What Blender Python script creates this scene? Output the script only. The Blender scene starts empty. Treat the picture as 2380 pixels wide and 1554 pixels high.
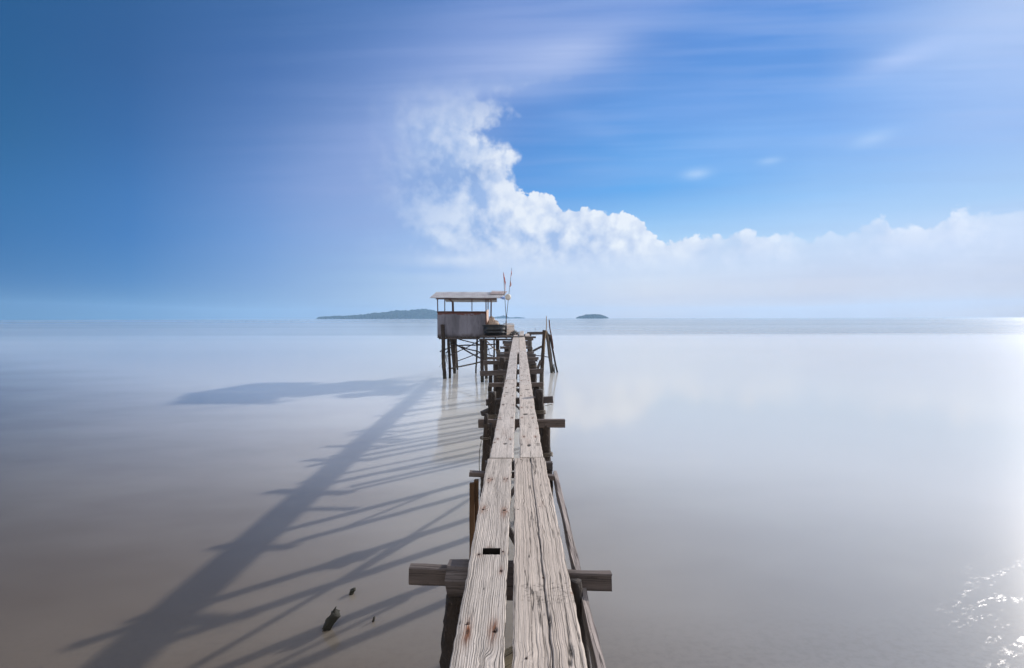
import bpy, math, random
from mathutils import Vector, Matrix, noise
random.seed(11)
R = math.radians
scene = bpy.context.scene
col = scene.collection
H = 3.55          # eye height above the water
F = 1058.0        # focal length, in 1/2380 of the frame width
EXPO = 0.5

def at(px, py, Y):
    """a measured direction carried out to the distance Y along the jetty"""
    return Vector(((px - 1206) * Y / F, Y, H - (py - 740) * Y / F))
def on_water(px, py, z=0.0):
    return at(px, py, F * (H - z) / (py - 740))
def depth_below(Y):
    if Y < 4.9: return 1.5
    return 1.5 - 0.0187 * (min(Y, 27) - 4.9) - max(0, Y - 27) * 0.035
def deck(Y): return H - depth_below(Y)
def on_deck(px, py):
    v = py - 740
    Y = F * 1.5 / v
    if Y > 4.9: Y = F * (1.5 + .0187 * 4.9) / (v + .0187 * F)
    return (px - 1206) * Y / F, Y
def r2(x, y): return on_deck((1150 + x / 5.18) * .9297, (900 + y / 5.18) * .9297)
def r3(x, y): return on_deck((1000 + x / 4.25) * .9297, (1100 + y / 4.25) * .9297)
def r4(x, y): return on_deck((1000 + x / 4.25) * .9297, (1371 + y / 4.25) * .9297)
def n1(x, y=0., z=0.): return noise.noise(Vector((x, y, z)))
def lin(c):
    o = []
    for v in c:
        v /= 255.
        o.append(v / 12.92 if v <= .04045 else ((v + .055) / 1.055) ** 2.4)
    return tuple(o)

# ------------------------------------------------------------------ node helper
class NT:
    def __init__(s, tree): s.t = tree; s.t.nodes.clear()
    def n(s, kind, **kw):
        x = s.t.nodes.new(kind)
        for k, v in kw.items(): setattr(x, k, v)
        return x
    def put(s, sock, v):
        if v is None: return
        if isinstance(v, bpy.types.NodeSocket): s.t.links.new(v, sock)
        elif isinstance(v, (tuple, list)) and sock.type == 'RGBA' and len(v) == 3: sock.default_value = (*v, 1)
        else: sock.default_value = v
    def m(s, op, a, b=None, c=None, clamp=False):
        x = s.n('ShaderNodeMath', operation=op, use_clamp=clamp)
        for i, v in enumerate((a, b, c)): s.put(x.inputs[i], v)
        return x.outputs[0]
    def v(s, op, a, b=None):
        x = s.n('ShaderNodeVectorMath', operation=op)
        s.put(x.inputs[0], a)
        if op == 'SCALE': s.put(x.inputs['Scale'], b)
        elif b is not None: s.put(x.inputs[1], b)
        return x.outputs[0]
    def mix(s, f, a, b, blend='MIX'):
        x = s.n('ShaderNodeMix', data_type='RGBA', blend_type=blend)
        s.put(x.inputs[0], f); s.put(x.inputs[6], a); s.put(x.inputs[7], b)
        return x.outputs[2]
    def rng(s, x, a, b, c=0., d=1., smooth=True):
        r = s.n('ShaderNodeMapRange', interpolation_type='SMOOTHSTEP' if smooth else 'LINEAR')
        r.clamp = True
        s.put(r.inputs[0], x)
        for i, v in enumerate((a, b, c, d)): s.put(r.inputs[i + 1], v)
        return r.outputs[0]
    def noise(s, vec, scale, detail=4., rough=.55, dist=0., out=0):
        x = s.n('ShaderNodeTexNoise')
        s.put(x.inputs['Vector'], vec); x.inputs['Scale'].default_value = scale
        x.inputs['Detail'].default_value = detail; x.inputs['Roughness'].default_value = rough
        x.inputs['Distortion'].default_value = dist
        return x.outputs[out]
    def ramp(s, f, stops, interp='LINEAR'):
        x = s.n('ShaderNodeValToRGB'); e = x.color_ramp.elements
        x.color_ramp.interpolation = interp
        while len(e) < len(stops): e.new(.5)
        for el, (p, c) in zip(e, sorted(stops, key=lambda q: q[0])):
            el.position = p; el.color = (*c, 1)
        s.put(x.inputs[0], f)
        return x.outputs[0]
    def curve(s, f, x0, x1, pts, ymax):
        """piecewise linear function through pts, as a float curve"""
        x = s.n('ShaderNodeFloatCurve'); cm = x.mapping; c = cm.curves[0]
        cm.use_clip = False
        pts = sorted(pts)
        while len(c.points) < len(pts): c.points.new(.5, .5)
        for p, (a, b) in zip(c.points, pts):
            p.location = ((a - x0) / (x1 - x0), b / ymax); p.handle_type = 'VECTOR'
        cm.update()
        s.put(x.inputs['Value'], s.rng(f, x0, x1, 0., 1., False))
        return s.m('MULTIPLY', x.outputs[0], ymax)

def material(name):
    m = bpy.data.materials.new(name); m.use_nodes = True
    nt = NT(m.node_tree)
    out = nt.n('ShaderNodeOutputMaterial'); b = nt.n('ShaderNodeBsdfPrincipled')
    nt.t.links.new(b.outputs[0], out.inputs[0])
    return m, nt, b

def wood(name, ca, cb, dark=(.03, .026, .024), groove=1., fine=1., crack=1., rough=.85, bump=1., across=1., stain=0., rings=0., ringamt=1.):
    m, nt, b = material(name)
    g = nt.n('ShaderNodeAttribute', attribute_name='grain').outputs['Vector']
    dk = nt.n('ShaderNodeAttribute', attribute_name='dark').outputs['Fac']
    ru = nt.n('ShaderNodeAttribute', attribute_name='rust').outputs['Fac']
    rnd = nt.n('ShaderNodeObjectInfo').outputs['Random']
    off = nt.n('ShaderNodeCombineXYZ')
    nt.put(off.inputs[0], nt.m('MULTIPLY', rnd, 13.)); nt.put(off.inputs[2], nt.m('MULTIPLY', rnd, 41.))
    g = nt.v('ADD', g, off.outputs[0])
    low = nt.noise(nt.v('MULTIPLY', g, (7, 7, 1.1)), 1., 3.)
    c = nt.mix(nt.rng(low, .3, .7), ca, cb)
    c = nt.mix(nt.rng(nt.noise(nt.v('MULTIPLY', g, (22, 22, 3.)), 1., 5., .65), .35, .75, 0., .55), c, tuple(x * .62 for x in ca))
    gn = nt.noise(nt.v('MULTIPLY', g, (95 * across, 95 * across, 1.9)), 1., 5., .62, .25)
    gr = nt.rng(gn, .30, .50, 1., 0.)
    area = nt.rng(nt.noise(nt.v('MULTIPLY', g, (11, 11, .8)), 1., 2.), .32, .62, .25, 1.)
    gr = nt.m('MULTIPLY', nt.m('MULTIPLY', gr, area), groove, clamp=True)
    fn = nt.noise(nt.v('MULTIPLY', g, (330, 330, 9.)), 1., 3., .6)
    fr = nt.m('MULTIPLY', nt.rng(fn, .42, .62), .4 * fine)
    if rings:
        sg = nt.n('ShaderNodeSeparateXYZ'); nt.put(sg.inputs[0], g)
        wv = nt.m('ADD', nt.m('MULTIPLY', sg.outputs[0], rings), nt.m('ADD', nt.m('MULTIPLY', nt.noise(nt.v('MULTIPLY', g, (9, 9, .32)), 1., 2., .5), 2.6), nt.m('MULTIPLY', nt.noise(nt.v('MULTIPLY', g, (40, 40, 1.4)), 1., 3., .6), .3)))
        wl = nt.m('ABSOLUTE', nt.m('SUBTRACT', nt.m('FRACT', wv), .5))
        wid = nt.rng(nt.noise(nt.v('MULTIPLY', g, (30, 30, 1.2)), 1., 3., .6), .36, .66, .03, .20)
        rl = nt.rng(nt.m('DIVIDE', wl, wid), .45, 1., 1., 0.)
        gr = nt.m('MAXIMUM', nt.m('MULTIPLY', gr, .55), nt.m('MULTIPLY', rl, ringamt))
    cn = nt.noise(nt.v('MULTIPLY', g, (17, 17, .55)), 1., 4., .5, .3)
    cr = nt.rng(nt.m('ABSOLUTE', nt.m('SUBTRACT', cn, .47)), .004, .013, 1., 0.)
    cr = nt.m('MULTIPLY', cr, crack, clamp=True)
    sp = nt.rng(nt.noise(nt.v('MULTIPLY', g, (70, 70, 32)), 1., 6., .7), .56, .74, 0., .55)
    c = nt.mix(fr, c, tuple(x * .42 for x in ca))
    c = nt.mix(sp, c, tuple(x * .35 for x in cb))
    c = nt.mix(nt.m('MULTIPLY', gr, .78), c, dark)
    c = nt.mix(nt.m('MULTIPLY', cr, .9), c, dark)
    if stain:
        st = nt.rng(nt.noise(nt.v('MULTIPLY', g, (9, 9, 4.)), 1., 5., .6), .55, .75, 0., stain)
        c = nt.mix(st, c, (.16, .075, .04))
    c = nt.mix(ru, c, nt.mix(nt.rng(fn, .35, .65), (.30, .125, .06), (.10, .045, .03)))
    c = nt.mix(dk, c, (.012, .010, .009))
    tint = nt.mix(nt.m('FRACT', nt.m('MULTIPLY', rnd, 7.31)), (.88, .895, .91), (1.05, 1.0, .93))
    c = nt.mix(1., c, tint, 'MULTIPLY')
    nt.put(b.inputs['Base Color'], c); b.inputs['Roughness'].default_value = rough
    b.inputs['Specular IOR Level'].default_value = .25
    h = nt.m('ADD', nt.m('MULTIPLY', gr, -.7), nt.m('MULTIPLY', cr, -1.3))
    h = nt.m('ADD', h, nt.m('MULTIPLY', fn, .3)); h = nt.m('ADD', h, nt.m('MULTIPLY', sp, -.5))
    bp = nt.n('ShaderNodeBump'); bp.inputs['Strength'].default_value = .85 * bump; bp.inputs['Distance'].default_value = .0045
    nt.put(bp.inputs['Height'], h); nt.put(b.inputs['Normal'], bp.outputs[0])
    return m

def bark(name, ca, cb, pale, amount):
    m, nt, b = material(name)
    g = nt.n('ShaderNodeAttribute', attribute_name='grain').outputs['Vector']
    rnd = nt.n('ShaderNodeObjectInfo').outputs['Random']
    off = nt.n('ShaderNodeCombineXYZ'); nt.put(off.inputs[2], nt.m('MULTIPLY', rnd, 37.))
    g = nt.v('ADD', g, off.outputs[0])
    a = nt.noise(nt.v('MULTIPLY', g, (16, 16, 5)), 1., 6., .65, .4)
    f = nt.noise(nt.v('MULTIPLY', g, (60, 60, 24)), 1., 5., .7)
    c = nt.mix(nt.rng(a, .3, .7), ca, cb)
    c = nt.mix(nt.m('MULTIPLY', nt.rng(f, .52, .68), nt.rng(a, .42, .6, 0., amount)), c, pale)
    z = nt.n('ShaderNodeSeparateXYZ'); nt.put(z.inputs[0], nt.n('ShaderNodeNewGeometry').outputs['Position'])
    tide_sheen = nt.m('ADD', z.outputs[2], nt.m('MULTIPLY', a, .5))
    c = nt.mix(nt.rng(tide_sheen, .75, .45, 0., .75), c, (.018, .019, .012))
    nt.put(b.inputs['Base Color'], c); b.inputs['Roughness'].default_value = .8
    bp = nt.n('ShaderNodeBump'); bp.inputs['Strength'].default_value = 1.; bp.inputs['Distance'].default_value = .022
    nt.put(bp.inputs['Height'], nt.m('ADD', a, nt.m('MULTIPLY', f, .6))); nt.put(b.inputs['Normal'], bp.outputs[0])
    return m

def plain(name, ca, cb, scale=8., rough=.7, metal=0., spec=.4):
    m, nt, b = material(name)
    o = nt.n('ShaderNodeTexCoord').outputs['Object']
    c = nt.mix(nt.rng(nt.noise(o, scale, 6., .65), .33, .68), ca, cb)
    nt.put(b.inputs['Base Color'], c); b.inputs['Roughness'].default_value = rough
    b.inputs['Metallic'].default_value = metal; b.inputs['Specular IOR Level'].default_value = spec
    return m

M = {}
M['deck'] = wood('weathered_deck_wood', (.70, .635, .585), (.56, .50, .455), groove=.7, crack=.5, rings=75, ringamt=.45)
M['deck_grooved'] = wood('deeply_grooved_deck_wood', (.65, .595, .555), (.49, .445, .41), groove=1., crack=.35, across=1.05, bump=1.3, rings=88, ringamt=1.)
M['deck_split'] = wood('split_deck_wood', (.63, .56, .505), (.51, .445, .40), groove=.6, crack=.85, fine=1.2, rings=38, ringamt=.5)
M['stringer'] = wood('grey_pink_timber', (.46, .39, .355), (.36, .30, .27), groove=.6, crack=.8)
M['beam'] = wood('grey_beam_wood', (.175, .145, .135), (.11, .092, .088), groove=.7, crack=.6, stain=.25)
M['beam_dark'] = wood('dark_beam_wood', (.13, .115, .115), (.075, .066, .066), groove=.7, crack=.6)
M['sawn_brown'] = wood('brown_sawn_wood', (.20, .115, .06), (.12, .065, .035), groove=.5, crack=.4)
M['pale_sawn'] = wood('pale_sawn_wood', (.55, .47, .33), (.44, .36, .24), groove=.3, crack=.8)
M['bamboo'] = wood('dry_bamboo', (.42, .31, .20), (.30, .21, .13), groove=.3, crack=.3)
M['rust_wood'] = wood('red_brown_painted_wood', (.15, .075, .055), (.10, .05, .04), groove=.3, crack=.2)
M['bark'] = bark('dark_bark', (.038, .026, .02), (.014, .010, .008), (.16, .115, .09), .8)
M['bark_brown'] = bark('brown_bark', (.06, .04, .027), (.024, .017, .013), (.22, .17, .13), .7)
M['bark_grey'] = bark('grey_weathered_log', (.12, .10, .082), (.05, .043, .036), (.26, .23, .2), .7)
M['rope'] = plain('old_rope', (.17, .14, .11), (.08, .065, .05), 60.)
M['nail'] = plain('rusty_nail', (.09, .045, .03), (.035, .025, .02), 90., .6, .5)

# ------------------------------------------------------------------ mesh builder
class MB:
    def __init__(s): s.v = []; s.f = []; s.g = []; s.d = []; s.r = []
    def add(s, p, g, d=0., r=0.):
        s.v.append(Vector(p)); s.g.append(g); s.d.append(d); s.r.append(r); return len(s.v) - 1
    def timber(s, p0, p1, w, h, up=(0, 0, 1), seg=None, wob=.004, ch=.12, seed=None):
        """a sawn timber with worn edges: w across, h along up"""
        p0, p1 = Vector(p0), Vector(p1); L = (p1 - p0).length; ax = (p1 - p0) / L
        u = Vector(up); u = (u - ax * u.dot(ax)).normalized(); sd = ax.cross(u)
        c = min(w, h) * ch
        prof = [(-w/2 + c, -h/2), (w/2 - c, -h/2), (w/2, -h/2 + c), (w/2, h/2 - c), (w/2 - c, h/2), (-w/2 + c, h/2), (-w/2, h/2 - c), (-w/2, -h/2 + c)]
        seg = seg or max(2, min(30, int(L / .09))); k = random.random() * 99 if seed is None else seed
        rows = []
        for i in range(seg + 1):
            t = i / seg; row = []
            for j, (a, b) in enumerate(prof):
                q = 1 + wob / min(w, h) * 2 * n1(t * L * 5, j * 3.1 + k)
                e = 0
                if i in (0, seg): e = wob * 2.5 * n1(j * 2.3, k + i)
                row.append(s.add(p0 + ax * (t * L + e) + sd * a * q + u * (b * q + wob * n1(t * L * 2.2, k + 7)), (a + k, b, t * L)))
            rows.append(row)
        for i in range(seg):
            for j in range(8):
                s.f.append((rows[i][j], rows[i][(j+1) % 8], rows[i+1][(j+1) % 8], rows[i+1][j]))
        s.f.append(tuple(reversed(rows[0]))); s.f.append(tuple(rows[-1]))
        return s
    def log(s, p0, p1, r0, r1, around=14, seg=None, rough=.12, bend=.02, ends=True):
        p0, p1 = Vector(p0), Vector(p1); L = (p1 - p0).length; ax = (p1 - p0) / L
        u = ax.orthogonal().normalized(); w = ax.cross(u); k = random.random() * 99
        seg = seg or max(3, min(60, int(L / .055)))
        rows = []
        for i in range(seg + 1):
            t = i / seg; r = r0 + (r1 - r0) * t; row = []
            c = p0 + ax * t * L + u * bend * n1(t * 2.5, k) + w * bend * n1(t * 2.5, k + 9)
            for j in range(around):
                a = 2 * math.pi * j / around
                q = r * (1 + rough * n1(math.cos(a) * 1.6 + k, math.sin(a) * 1.6, t * L * 6) + rough * .8 * n1(math.cos(a) * 4 + k, math.sin(a) * 4, t * L * 18))
                e = 0
                if i in (0, seg): e = r * .25 * n1(j * .9, k)
                row.append(s.add(c + (u * math.cos(a) + w * math.sin(a)) * q + ax * e, (math.cos(a) * r + k, math.sin(a) * r, t * L)))
            rows.append(row)
        for i in range(seg):
            for j in range(around):
                s.f.append((rows[i][j], rows[i][(j+1) % around], rows[i+1][(j+1) % around], rows[i+1][j]))
        if ends: s.f.append(tuple(reversed(rows[0]))); s.f.append(tuple(rows[-1]))
        return s
    def tube(s, pts, r, around=6):
        pts = [Vector(p) for p in pts]; rows = []; L = 0
        for i, p in enumerate(pts):
            a = pts[max(0, i-1)]; b = pts[min(len(pts)-1, i+1)]; ax = (b - a).normalized()
            if i: L += (p - pts[i-1]).length
            u = ax.orthogonal().normalized() if i == 0 else (u0 - ax * u0.dot(ax)).normalized()
            u0 = u; w = ax.cross(u); rr = r[i] if isinstance(r, list) else r
            rows.append([s.add(p + (u * math.cos(6.2832*j/around) + w * math.sin(6.2832*j/around)) * rr, (j * .01, 0, L)) for j in range(around)])
        for i in range(len(pts) - 1):
            for j in range(around):
                s.f.append((rows[i][j], rows[i][(j+1) % around], rows[i+1][(j+1) % around], rows[i+1][j]))
        s.f.append(tuple(reversed(rows[0]))); s.f.append(tuple(rows[-1]))
        return s
    def ball(s, c, r, rings=10, around=16, squash=1., lump=0., k=0.):
        c = Vector(c); rows = []
        for i in range(rings + 1):
            th = math.pi * i / rings
            row = []
            for j in range(around):
                a = 2 * math.pi * j / around
                d = Vector((math.sin(th)*math.cos(a), math.sin(th)*math.sin(a), math.cos(th)*squash))
                q = r * (1 + lump * noise.noise(d * 2.2 + Vector((k, 0, k))))
                row.append(s.add(c + d * q, (d.x * r, d.y * r, d.z * r)))
            rows.append(row)
        for i in range(rings):
            for j in range(around):
                s.f.append((rows[i][j], rows[i+1][j], rows[i+1][(j+1) % around], rows[i][(j+1) % around]))
        return s
    def build(s, name, mat, parent=None, smooth=False, label=None):
        me = bpy.data.meshes.new(name)
        base = parent_base(parent)
        me.from_pydata([v - base for v in s.v], [], s.f)
        a = me.attributes.new('grain', 'FLOAT_VECTOR', 'POINT'); a.data.foreach_set('vector', [x for q in s.g for x in q])
        if any(s.d): me.attributes.new('dark', 'FLOAT', 'POINT').data.foreach_set('value', s.d)
        if any(s.r): me.attributes.new('rust', 'FLOAT', 'POINT').data.foreach_set('value', s.r)
        me.materials.append(mat)
        if smooth: me.polygons.foreach_set('use_smooth', [True] * len(me.polygons))
        me.update()
        o = bpy.data.objects.new(name, me); col.objects.link(o)
        if parent: o.parent = parent
        if label: o['label'] = label
        return o
BASE = {}
def parent_base(p):
    b = Vector((0, 0, 0))
    while p is not None: b = b + Vector(p.location); p = p.parent
    return b
def thing(name, label, cat, loc, group=None):
    o = bpy.data.objects.new(name, None); col.objects.link(o)
    o.location = loc; o.empty_display_size = .2
    o['label'] = label; o['category'] = cat
    if group: o['group'] = group
    return o
def tag(o, label, cat, group=None):
    o['label'] = label; o['category'] = cat
    if group: o['group'] = group
    return o
def structure(o, label, cat):
    o['kind'] = 'structure'; o['label'] = label; o['category'] = cat; return o

# ------------------------------------------------------------------ camera
cam_d = bpy.data.cameras.new('camera'); cam = bpy.data.objects.new('camera', cam_d); col.objects.link(cam)
cam.location = (0, 0, H)
cam.rotation_euler = (Matrix.Rotation(R(90), 3, 'X') @ Matrix.Rotation(R(-.14), 3, 'Z')).to_euler()
cam_d.sensor_width = 36; cam_d.lens = 36 * F / 2380
cam_d.shift_x = -16 / 2380; cam_d.shift_y = -37 / 2380
cam_d.clip_start = .05; cam_d.clip_end = 40000
scene.camera = cam

# ------------------------------------------------------------------ light and sky
SUN_AZ, SUN_EL = 52.0, 21.7
sd = bpy.data.lights.new('sun', 'SUN'); so = bpy.data.objects.new('sun', sd); col.objects.link(so)
sd.energy = 3.5; sd.angle = R(.8); sd.color = (1, .93, .86)
dv = Vector((math.sin(R(SUN_AZ)) * math.cos(R(SUN_EL)), math.cos(R(SUN_AZ)) * math.cos(R(SUN_EL)), math.sin(R(SUN_EL))))
so.rotation_euler = dv.to_track_quat('Z', 'Y').to_euler(); so.location = dv * 60

def pa(px): return math.degrees(math.atan((px - 1206) / F))
def pe(px, py):
    dx = (px - 1206) / F
    return math.degrees(math.atan((740 - py) / F / math.sqrt(1 + dx * dx)))

w = bpy.data.worlds.new('World'); scene.world = w; w.use_nodes = True
N = NT(w.node_tree)
wout = N.n('ShaderNodeOutputWorld'); bg = N.n('ShaderNodeBackground'); N.t.links.new(bg.outputs[0], wout.inputs[0])
bg.inputs['Strength'].default_value = .1
SK = 10 / 2 ** EXPO
sky = N.n('ShaderNodeTexSky'); sky.sky_type = 'NISHITA'; sky.sun_disc = False
sky.sun_elevation = R(SUN_EL); sky.sun_rotation = R(SUN_AZ); sky.air_density = 1.; sky.dust_density = 1.2; sky.ozone_density = 2.
D = N.n('ShaderNodeTexCoord').outputs['Generated']
sx = N.n('ShaderNodeSeparateXYZ'); N.put(sx.inputs[0], D)
AZ = N.m('MULTIPLY', N.m('ARCTAN2', sx.outputs[0], sx.outputs[1]), 57.29578)
EL = N.m('MULTIPLY', N.m('ARCSINE', sx.outputs[2]), 57.29578)
# how clear or hazy the air looks in each direction: eight bearings, seven heights each
rows_y = [0, 150, 300, 450, 550, 650, 735]
stations = [
 (0,    [(46,96,150),(46,99,153),(50,106,160),(58,116,175),(62,119,180),(72,127,188),(104,146,192)]),
 (300,  [(60,101,156),(62,103,160),(65,111,171),(74,125,188),(77,130,194),(92,143,203),(120,160,205)]),
 (600,  [(68,110,168),(76,116,177),(92,130,190),(105,145,205),(114,157,214),(135,172,222),(155,188,224)]),
 (900,  [(78,120,184),(90,129,194),(114,148,207),(138,168,221),(150,182,230),(170,200,236),(184,207,237)]),
 (1200, [(92,134,204),(100,142,211),(80,138,212),(90,157,228),(148,192,240),(186,208,240),(205,220,243)]),
 (1500, [(90,139,214),(84,141,217),(88,155,227),(98,171,238),(165,208,246),(210,225,244),(219,227,243)]),
 (1900, [(86,145,221),(92,153,226),(118,174,240),(145,195,244),(185,215,246),(214,222,242),(221,225,241)]),
 (2380, [(172,199,243),(150,188,242),(136,182,240),(165,205,245),(205,220,246),(208,214,235),(214,216,231)]),
]
ELMAX = 40.
def column(px, cols):
    kr, kg, kb = {0: (.72, .92, .95), 300: (.76, .92, .96), 600: (.90, .95, .98), 2380: (.90, .93, .96), 1900: (.95, .97, .99)}.get(px, (1, 1, 1))
    kk = [1, 1, 1, 1, 1, .97, .95] if px < 1000 else ([1] * 5 + [1.0, .98] if px < 1800 else [1] * 5 + [.96, .90])
    st = [(max(0., pe(px, y)) / ELMAX, lin([min(255, v * k * g * (q if px >= 1500 and y > 600 else 1)) for v, k, q in zip(c, (kr, kg, kb), (1.05, .95, .86) if y > 700 else (1.02, .985, .96))])) for y, c, g in zip(rows_y, cols, kk)]
    return N.ramp(N.rng(EL, 0., ELMAX, 0., 1., False), st)
base = column(*stations[0])
for (pa0, _), (px, cols) in zip(stations, stations[1:]):
    base = N.mix(N.rng(AZ, pa(pa0), pa(px), 0., 1., False), base, column(px, cols))
behind = N.ramp(N.rng(EL, 0., 90., 0., 1., False), [(0., lin((232, 226, 222))), (.2, lin((232, 226, 222))), (.6, lin((205, 205, 210))), (1., lin((190, 195, 206)))])
behind = N.v('SCALE', behind, 1.3)  # unseen sky behind and overhead, warmed and brightened as added fill light
base = N.mix(N.rng(N.m('ABSOLUTE', AZ), 75., 125.), base, behind)
base = N.mix(N.rng(EL, 42., 68.), base, behind)
# streaks drawn out by the wind: noise that is long in bearing and short in height
yy_ = N.m('MAXIMUM', sx.outputs[1], .15)
BU = N.m('MULTIPLY', N.m('DIVIDE', sx.outputs[0], yy_), 57.3); BV = N.m('MULTIPLY', N.m('DIVIDE', sx.outputs[2], yy_), 57.3)
def av(a, e, z=0.):            # bands of cloud running side by side across the view of the jetty, level in the air
    x = N.n('ShaderNodeCombineXYZ'); N.put(x.inputs[0], N.m('MULTIPLY', BU, a)); N.put(x.inputs[1], N.m('MULTIPLY', N.m('SUBTRACT', BV, N.m('MULTIPLY', BU, z)), e)); return x.outputs[0]
st1 = N.noise(av(.022, .16, .05), 1., 3., .5)
st2 = N.noise(av(.03, .55, .03), 1., 4., .5)
streak = N.m('ADD', N.m('MULTIPLY', st1, .65), N.m('MULTIPLY', st2, .35))
side = N.rng(AZ, -20., 12.)
wisp = N.m('MULTIPLY', N.rng(streak, .44, .68), N.m('MULTIPLY', side, N.rng(EL, 10., 20., 0., .26)))
base = N.mix(wisp, base, lin((172, 198, 246)))
base = N.mix(N.m('MULTIPLY', N.m('MULTIPLY', N.rng(streak, .52, .32), side), N.m('MULTIPLY', N.rng(EL, 8., 18.), .2)), base, lin((60, 118, 196)))
base = N.mix(N.m('MULTIPLY', N.m('MULTIPLY', N.rng(st2, .40, .62), N.rng(AZ, -42., -12.)), .10), base, lin((120, 150, 205)))
def blob(px, py, rx, ry, tilt=0.):
    a0, e0 = pa(px), pe(px, py); k = math.degrees(1 / F) * math.cos(R(a0)) ** 2
    ke = math.degrees(1 / F) * math.cos(R(a0))
    da = N.m('SUBTRACT', AZ, a0); de = N.m('SUBTRACT', N.m('SUBTRACT', EL, e0), N.m('MULTIPLY', da, tilt))
    q = N.m('ADD', N.m('POWER', N.m('DIVIDE', da, rx * k), 2.), N.m('POWER', N.m('DIVIDE', de, ry * ke), 2.))
    return N.m('POWER', 2.718, N.m('MULTIPLY', q, -1.))
soft = N.rng(st2, .3, .7, .75, 1.12)
for (px, py, rx, ry, tl, am, c) in [
    (1215, 140, 230, 66, .10, .62, (170, 190, 235)), (1330, 115, 130, 36, .12, .5, (190, 205, 243)),
    (1120, 95, 260, 70, .30, .26, (150, 172, 225)), (1500, 22, 420, 26, .10, .28, (140, 168, 228)), (1150, 30, 200, 60, .35, .16, (130, 155, 215)),
    (2100, 138, 100, 22, .06, .52, (188, 208, 250)), (2160, 148, 150, 45, .05, .22, (170, 200, 248)),
    (1620, 406, 30, 11, .0, .62, (190, 218, 250)), (1790, 376, 26, 8, .0, .4, (185, 215, 250)), (2030, 325, 45, 14, .1, .35, (185, 215, 250)),
    (1700, 330, 180, 40, .02, .28, (150, 192, 247)), (1600, 250, 230, 60, .02, .25, (130, 172, 240)), (2350, 60, 190, 120, .25, .18, (190, 210, 248)),
    (880, 420, 240, 170, .35, .46, (150, 172, 222)), (950, 300, 220, 70, .45, .40, (150, 172, 225)), (1020, 260, 130, 60, .5, .3, (165, 185, 232)),
    (1390, 300, 120, 26, -.5, .16, (150, 185, 240))]:
    base = N.mix(N.m('MULTIPLY', N.m('MULTIPLY', blob(px, py, rx, ry, tl), soft), am, clamp=True), base, lin(c))
# the cumulus bank
fb = N.noise(D, 8., 6., .55, .25)
ld = N.v('ADD', D, (.022, .006, .020))
fb2 = N.noise(ld, 8., 3., .55, .25)
def puffs(vec, scale, det):
    x = N.n('ShaderNodeTexVoronoi', feature='F1'); x.normalize = True
    x.inputs['Scale'].default_value = scale; x.inputs['Detail'].default_value = det; x.inputs['Roughness'].default_value = .55; pass
    N.put(x.inputs['Vector'], vec); return N.m('SUBTRACT', .42, x.outputs['Distance'])
wd = N.v('ADD', D, N.v('SCALE', N.v('SUBTRACT', N.noise(D, 16., 4., .55, 0., 1), (.5, .5, .5)), .045))
pf = puffs(wd, 17., 1.5)
pf2 = puffs(N.v('ADD', wd, (.011, .003, .013)), 17., 1.)
tops = [(1000, 900), (1150, 500), (1195, 448), (1215, 458), (1235, 462), (1262, 448), (1285, 460), (1310, 488), (1355, 490), (1390, 503), (1440, 503), (1480, 515), (1510, 535), (1535, 566), (1580, 570), (1650, 556), (1700, 548), (1800, 556), (1900, 548), (1960, 545), (2010, 522), (2058, 514), (2072, 545), (2150, 545), (2190, 528), (2210, 500), (2260, 496), (2380, 482), (2600, 480)]
tc = N.curve(AZ, -60., 60., [(-60., 0.)] + [(pa(x), max(0., pe(x, y))) for x, y in tops] + [(60., 10.)], 45.)
SA = N.m('SUBTRACT', tc, EL)
rights = [(640, 1300), (500, 1260), (462, 1215), (440, 1196), (415, 1182), (385, 1178), (366, 1196), (352, 1186), (335, 1150), (318, 1128), (306, 1098), (292, 1130), (270, 1166), (255, 1172), (240, 1160), (226, 1128), (216, 1165), (205, 1215), (192, 1290), (178, 1345), (160, 1330), (120, 1150)]
rc = N.curve(EL, 0., 45., [(pe(x, y), pa(x) + 20.) for y, x in rights] + [(40., 0.), (45., 0.)], 60.)
SB = N.m('SUBTRACT', N.m('SUBTRACT', rc, 20.), AZ)
SB = N.m('MULTIPLY', SB, 1.0)
pf3 = puffs(wd, 46., .0)
fne = N.m('SUBTRACT', N.noise(D, 34., 6., .62, .2), .5)
bump_n = N.m('ADD', N.m('ADD', N.m('MULTIPLY', N.m('SUBTRACT', fb, .5), 4.5), N.m('MULTIPLY', pf, 3.0)), N.m('ADD', N.m('MULTIPLY', pf3, 1.6), N.m('MULTIPLY', fne, 3.4)))
dA = N.rng(N.m('DIVIDE', N.m('ADD', SA, N.m('MULTIPLY', bump_n, .75)), N.rng(AZ, pa(1480), pa(1700), 1., 2.0)), -.06, .24)
dA = N.m('MULTIPLY', dA, N.mix(N.rng(AZ, pa(1480), pa(1800)), (1, 1, 1), N.rng(N.m('ADD', fb, N.m('MULTIPLY', fne, .5)), .36, .58, .55, 1.)))
dA = N.m('MULTIPLY', dA, N.m('MULTIPLY', N.rng(EL, 3.6, 7.6, .3, 1.), N.rng(AZ, pa(1090), pa(1170))))
wide = N.rng(EL, pe(1200, 470), pe(1200, 200), .9, 5.5)
dB = N.rng(N.m('DIVIDE', N.m('ADD', SB, N.m('MULTIPLY', bump_n, N.rng(EL, pe(1200, 420), pe(1200, 260), 1., 2.2))), wide), -.15, 1.0)
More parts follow.
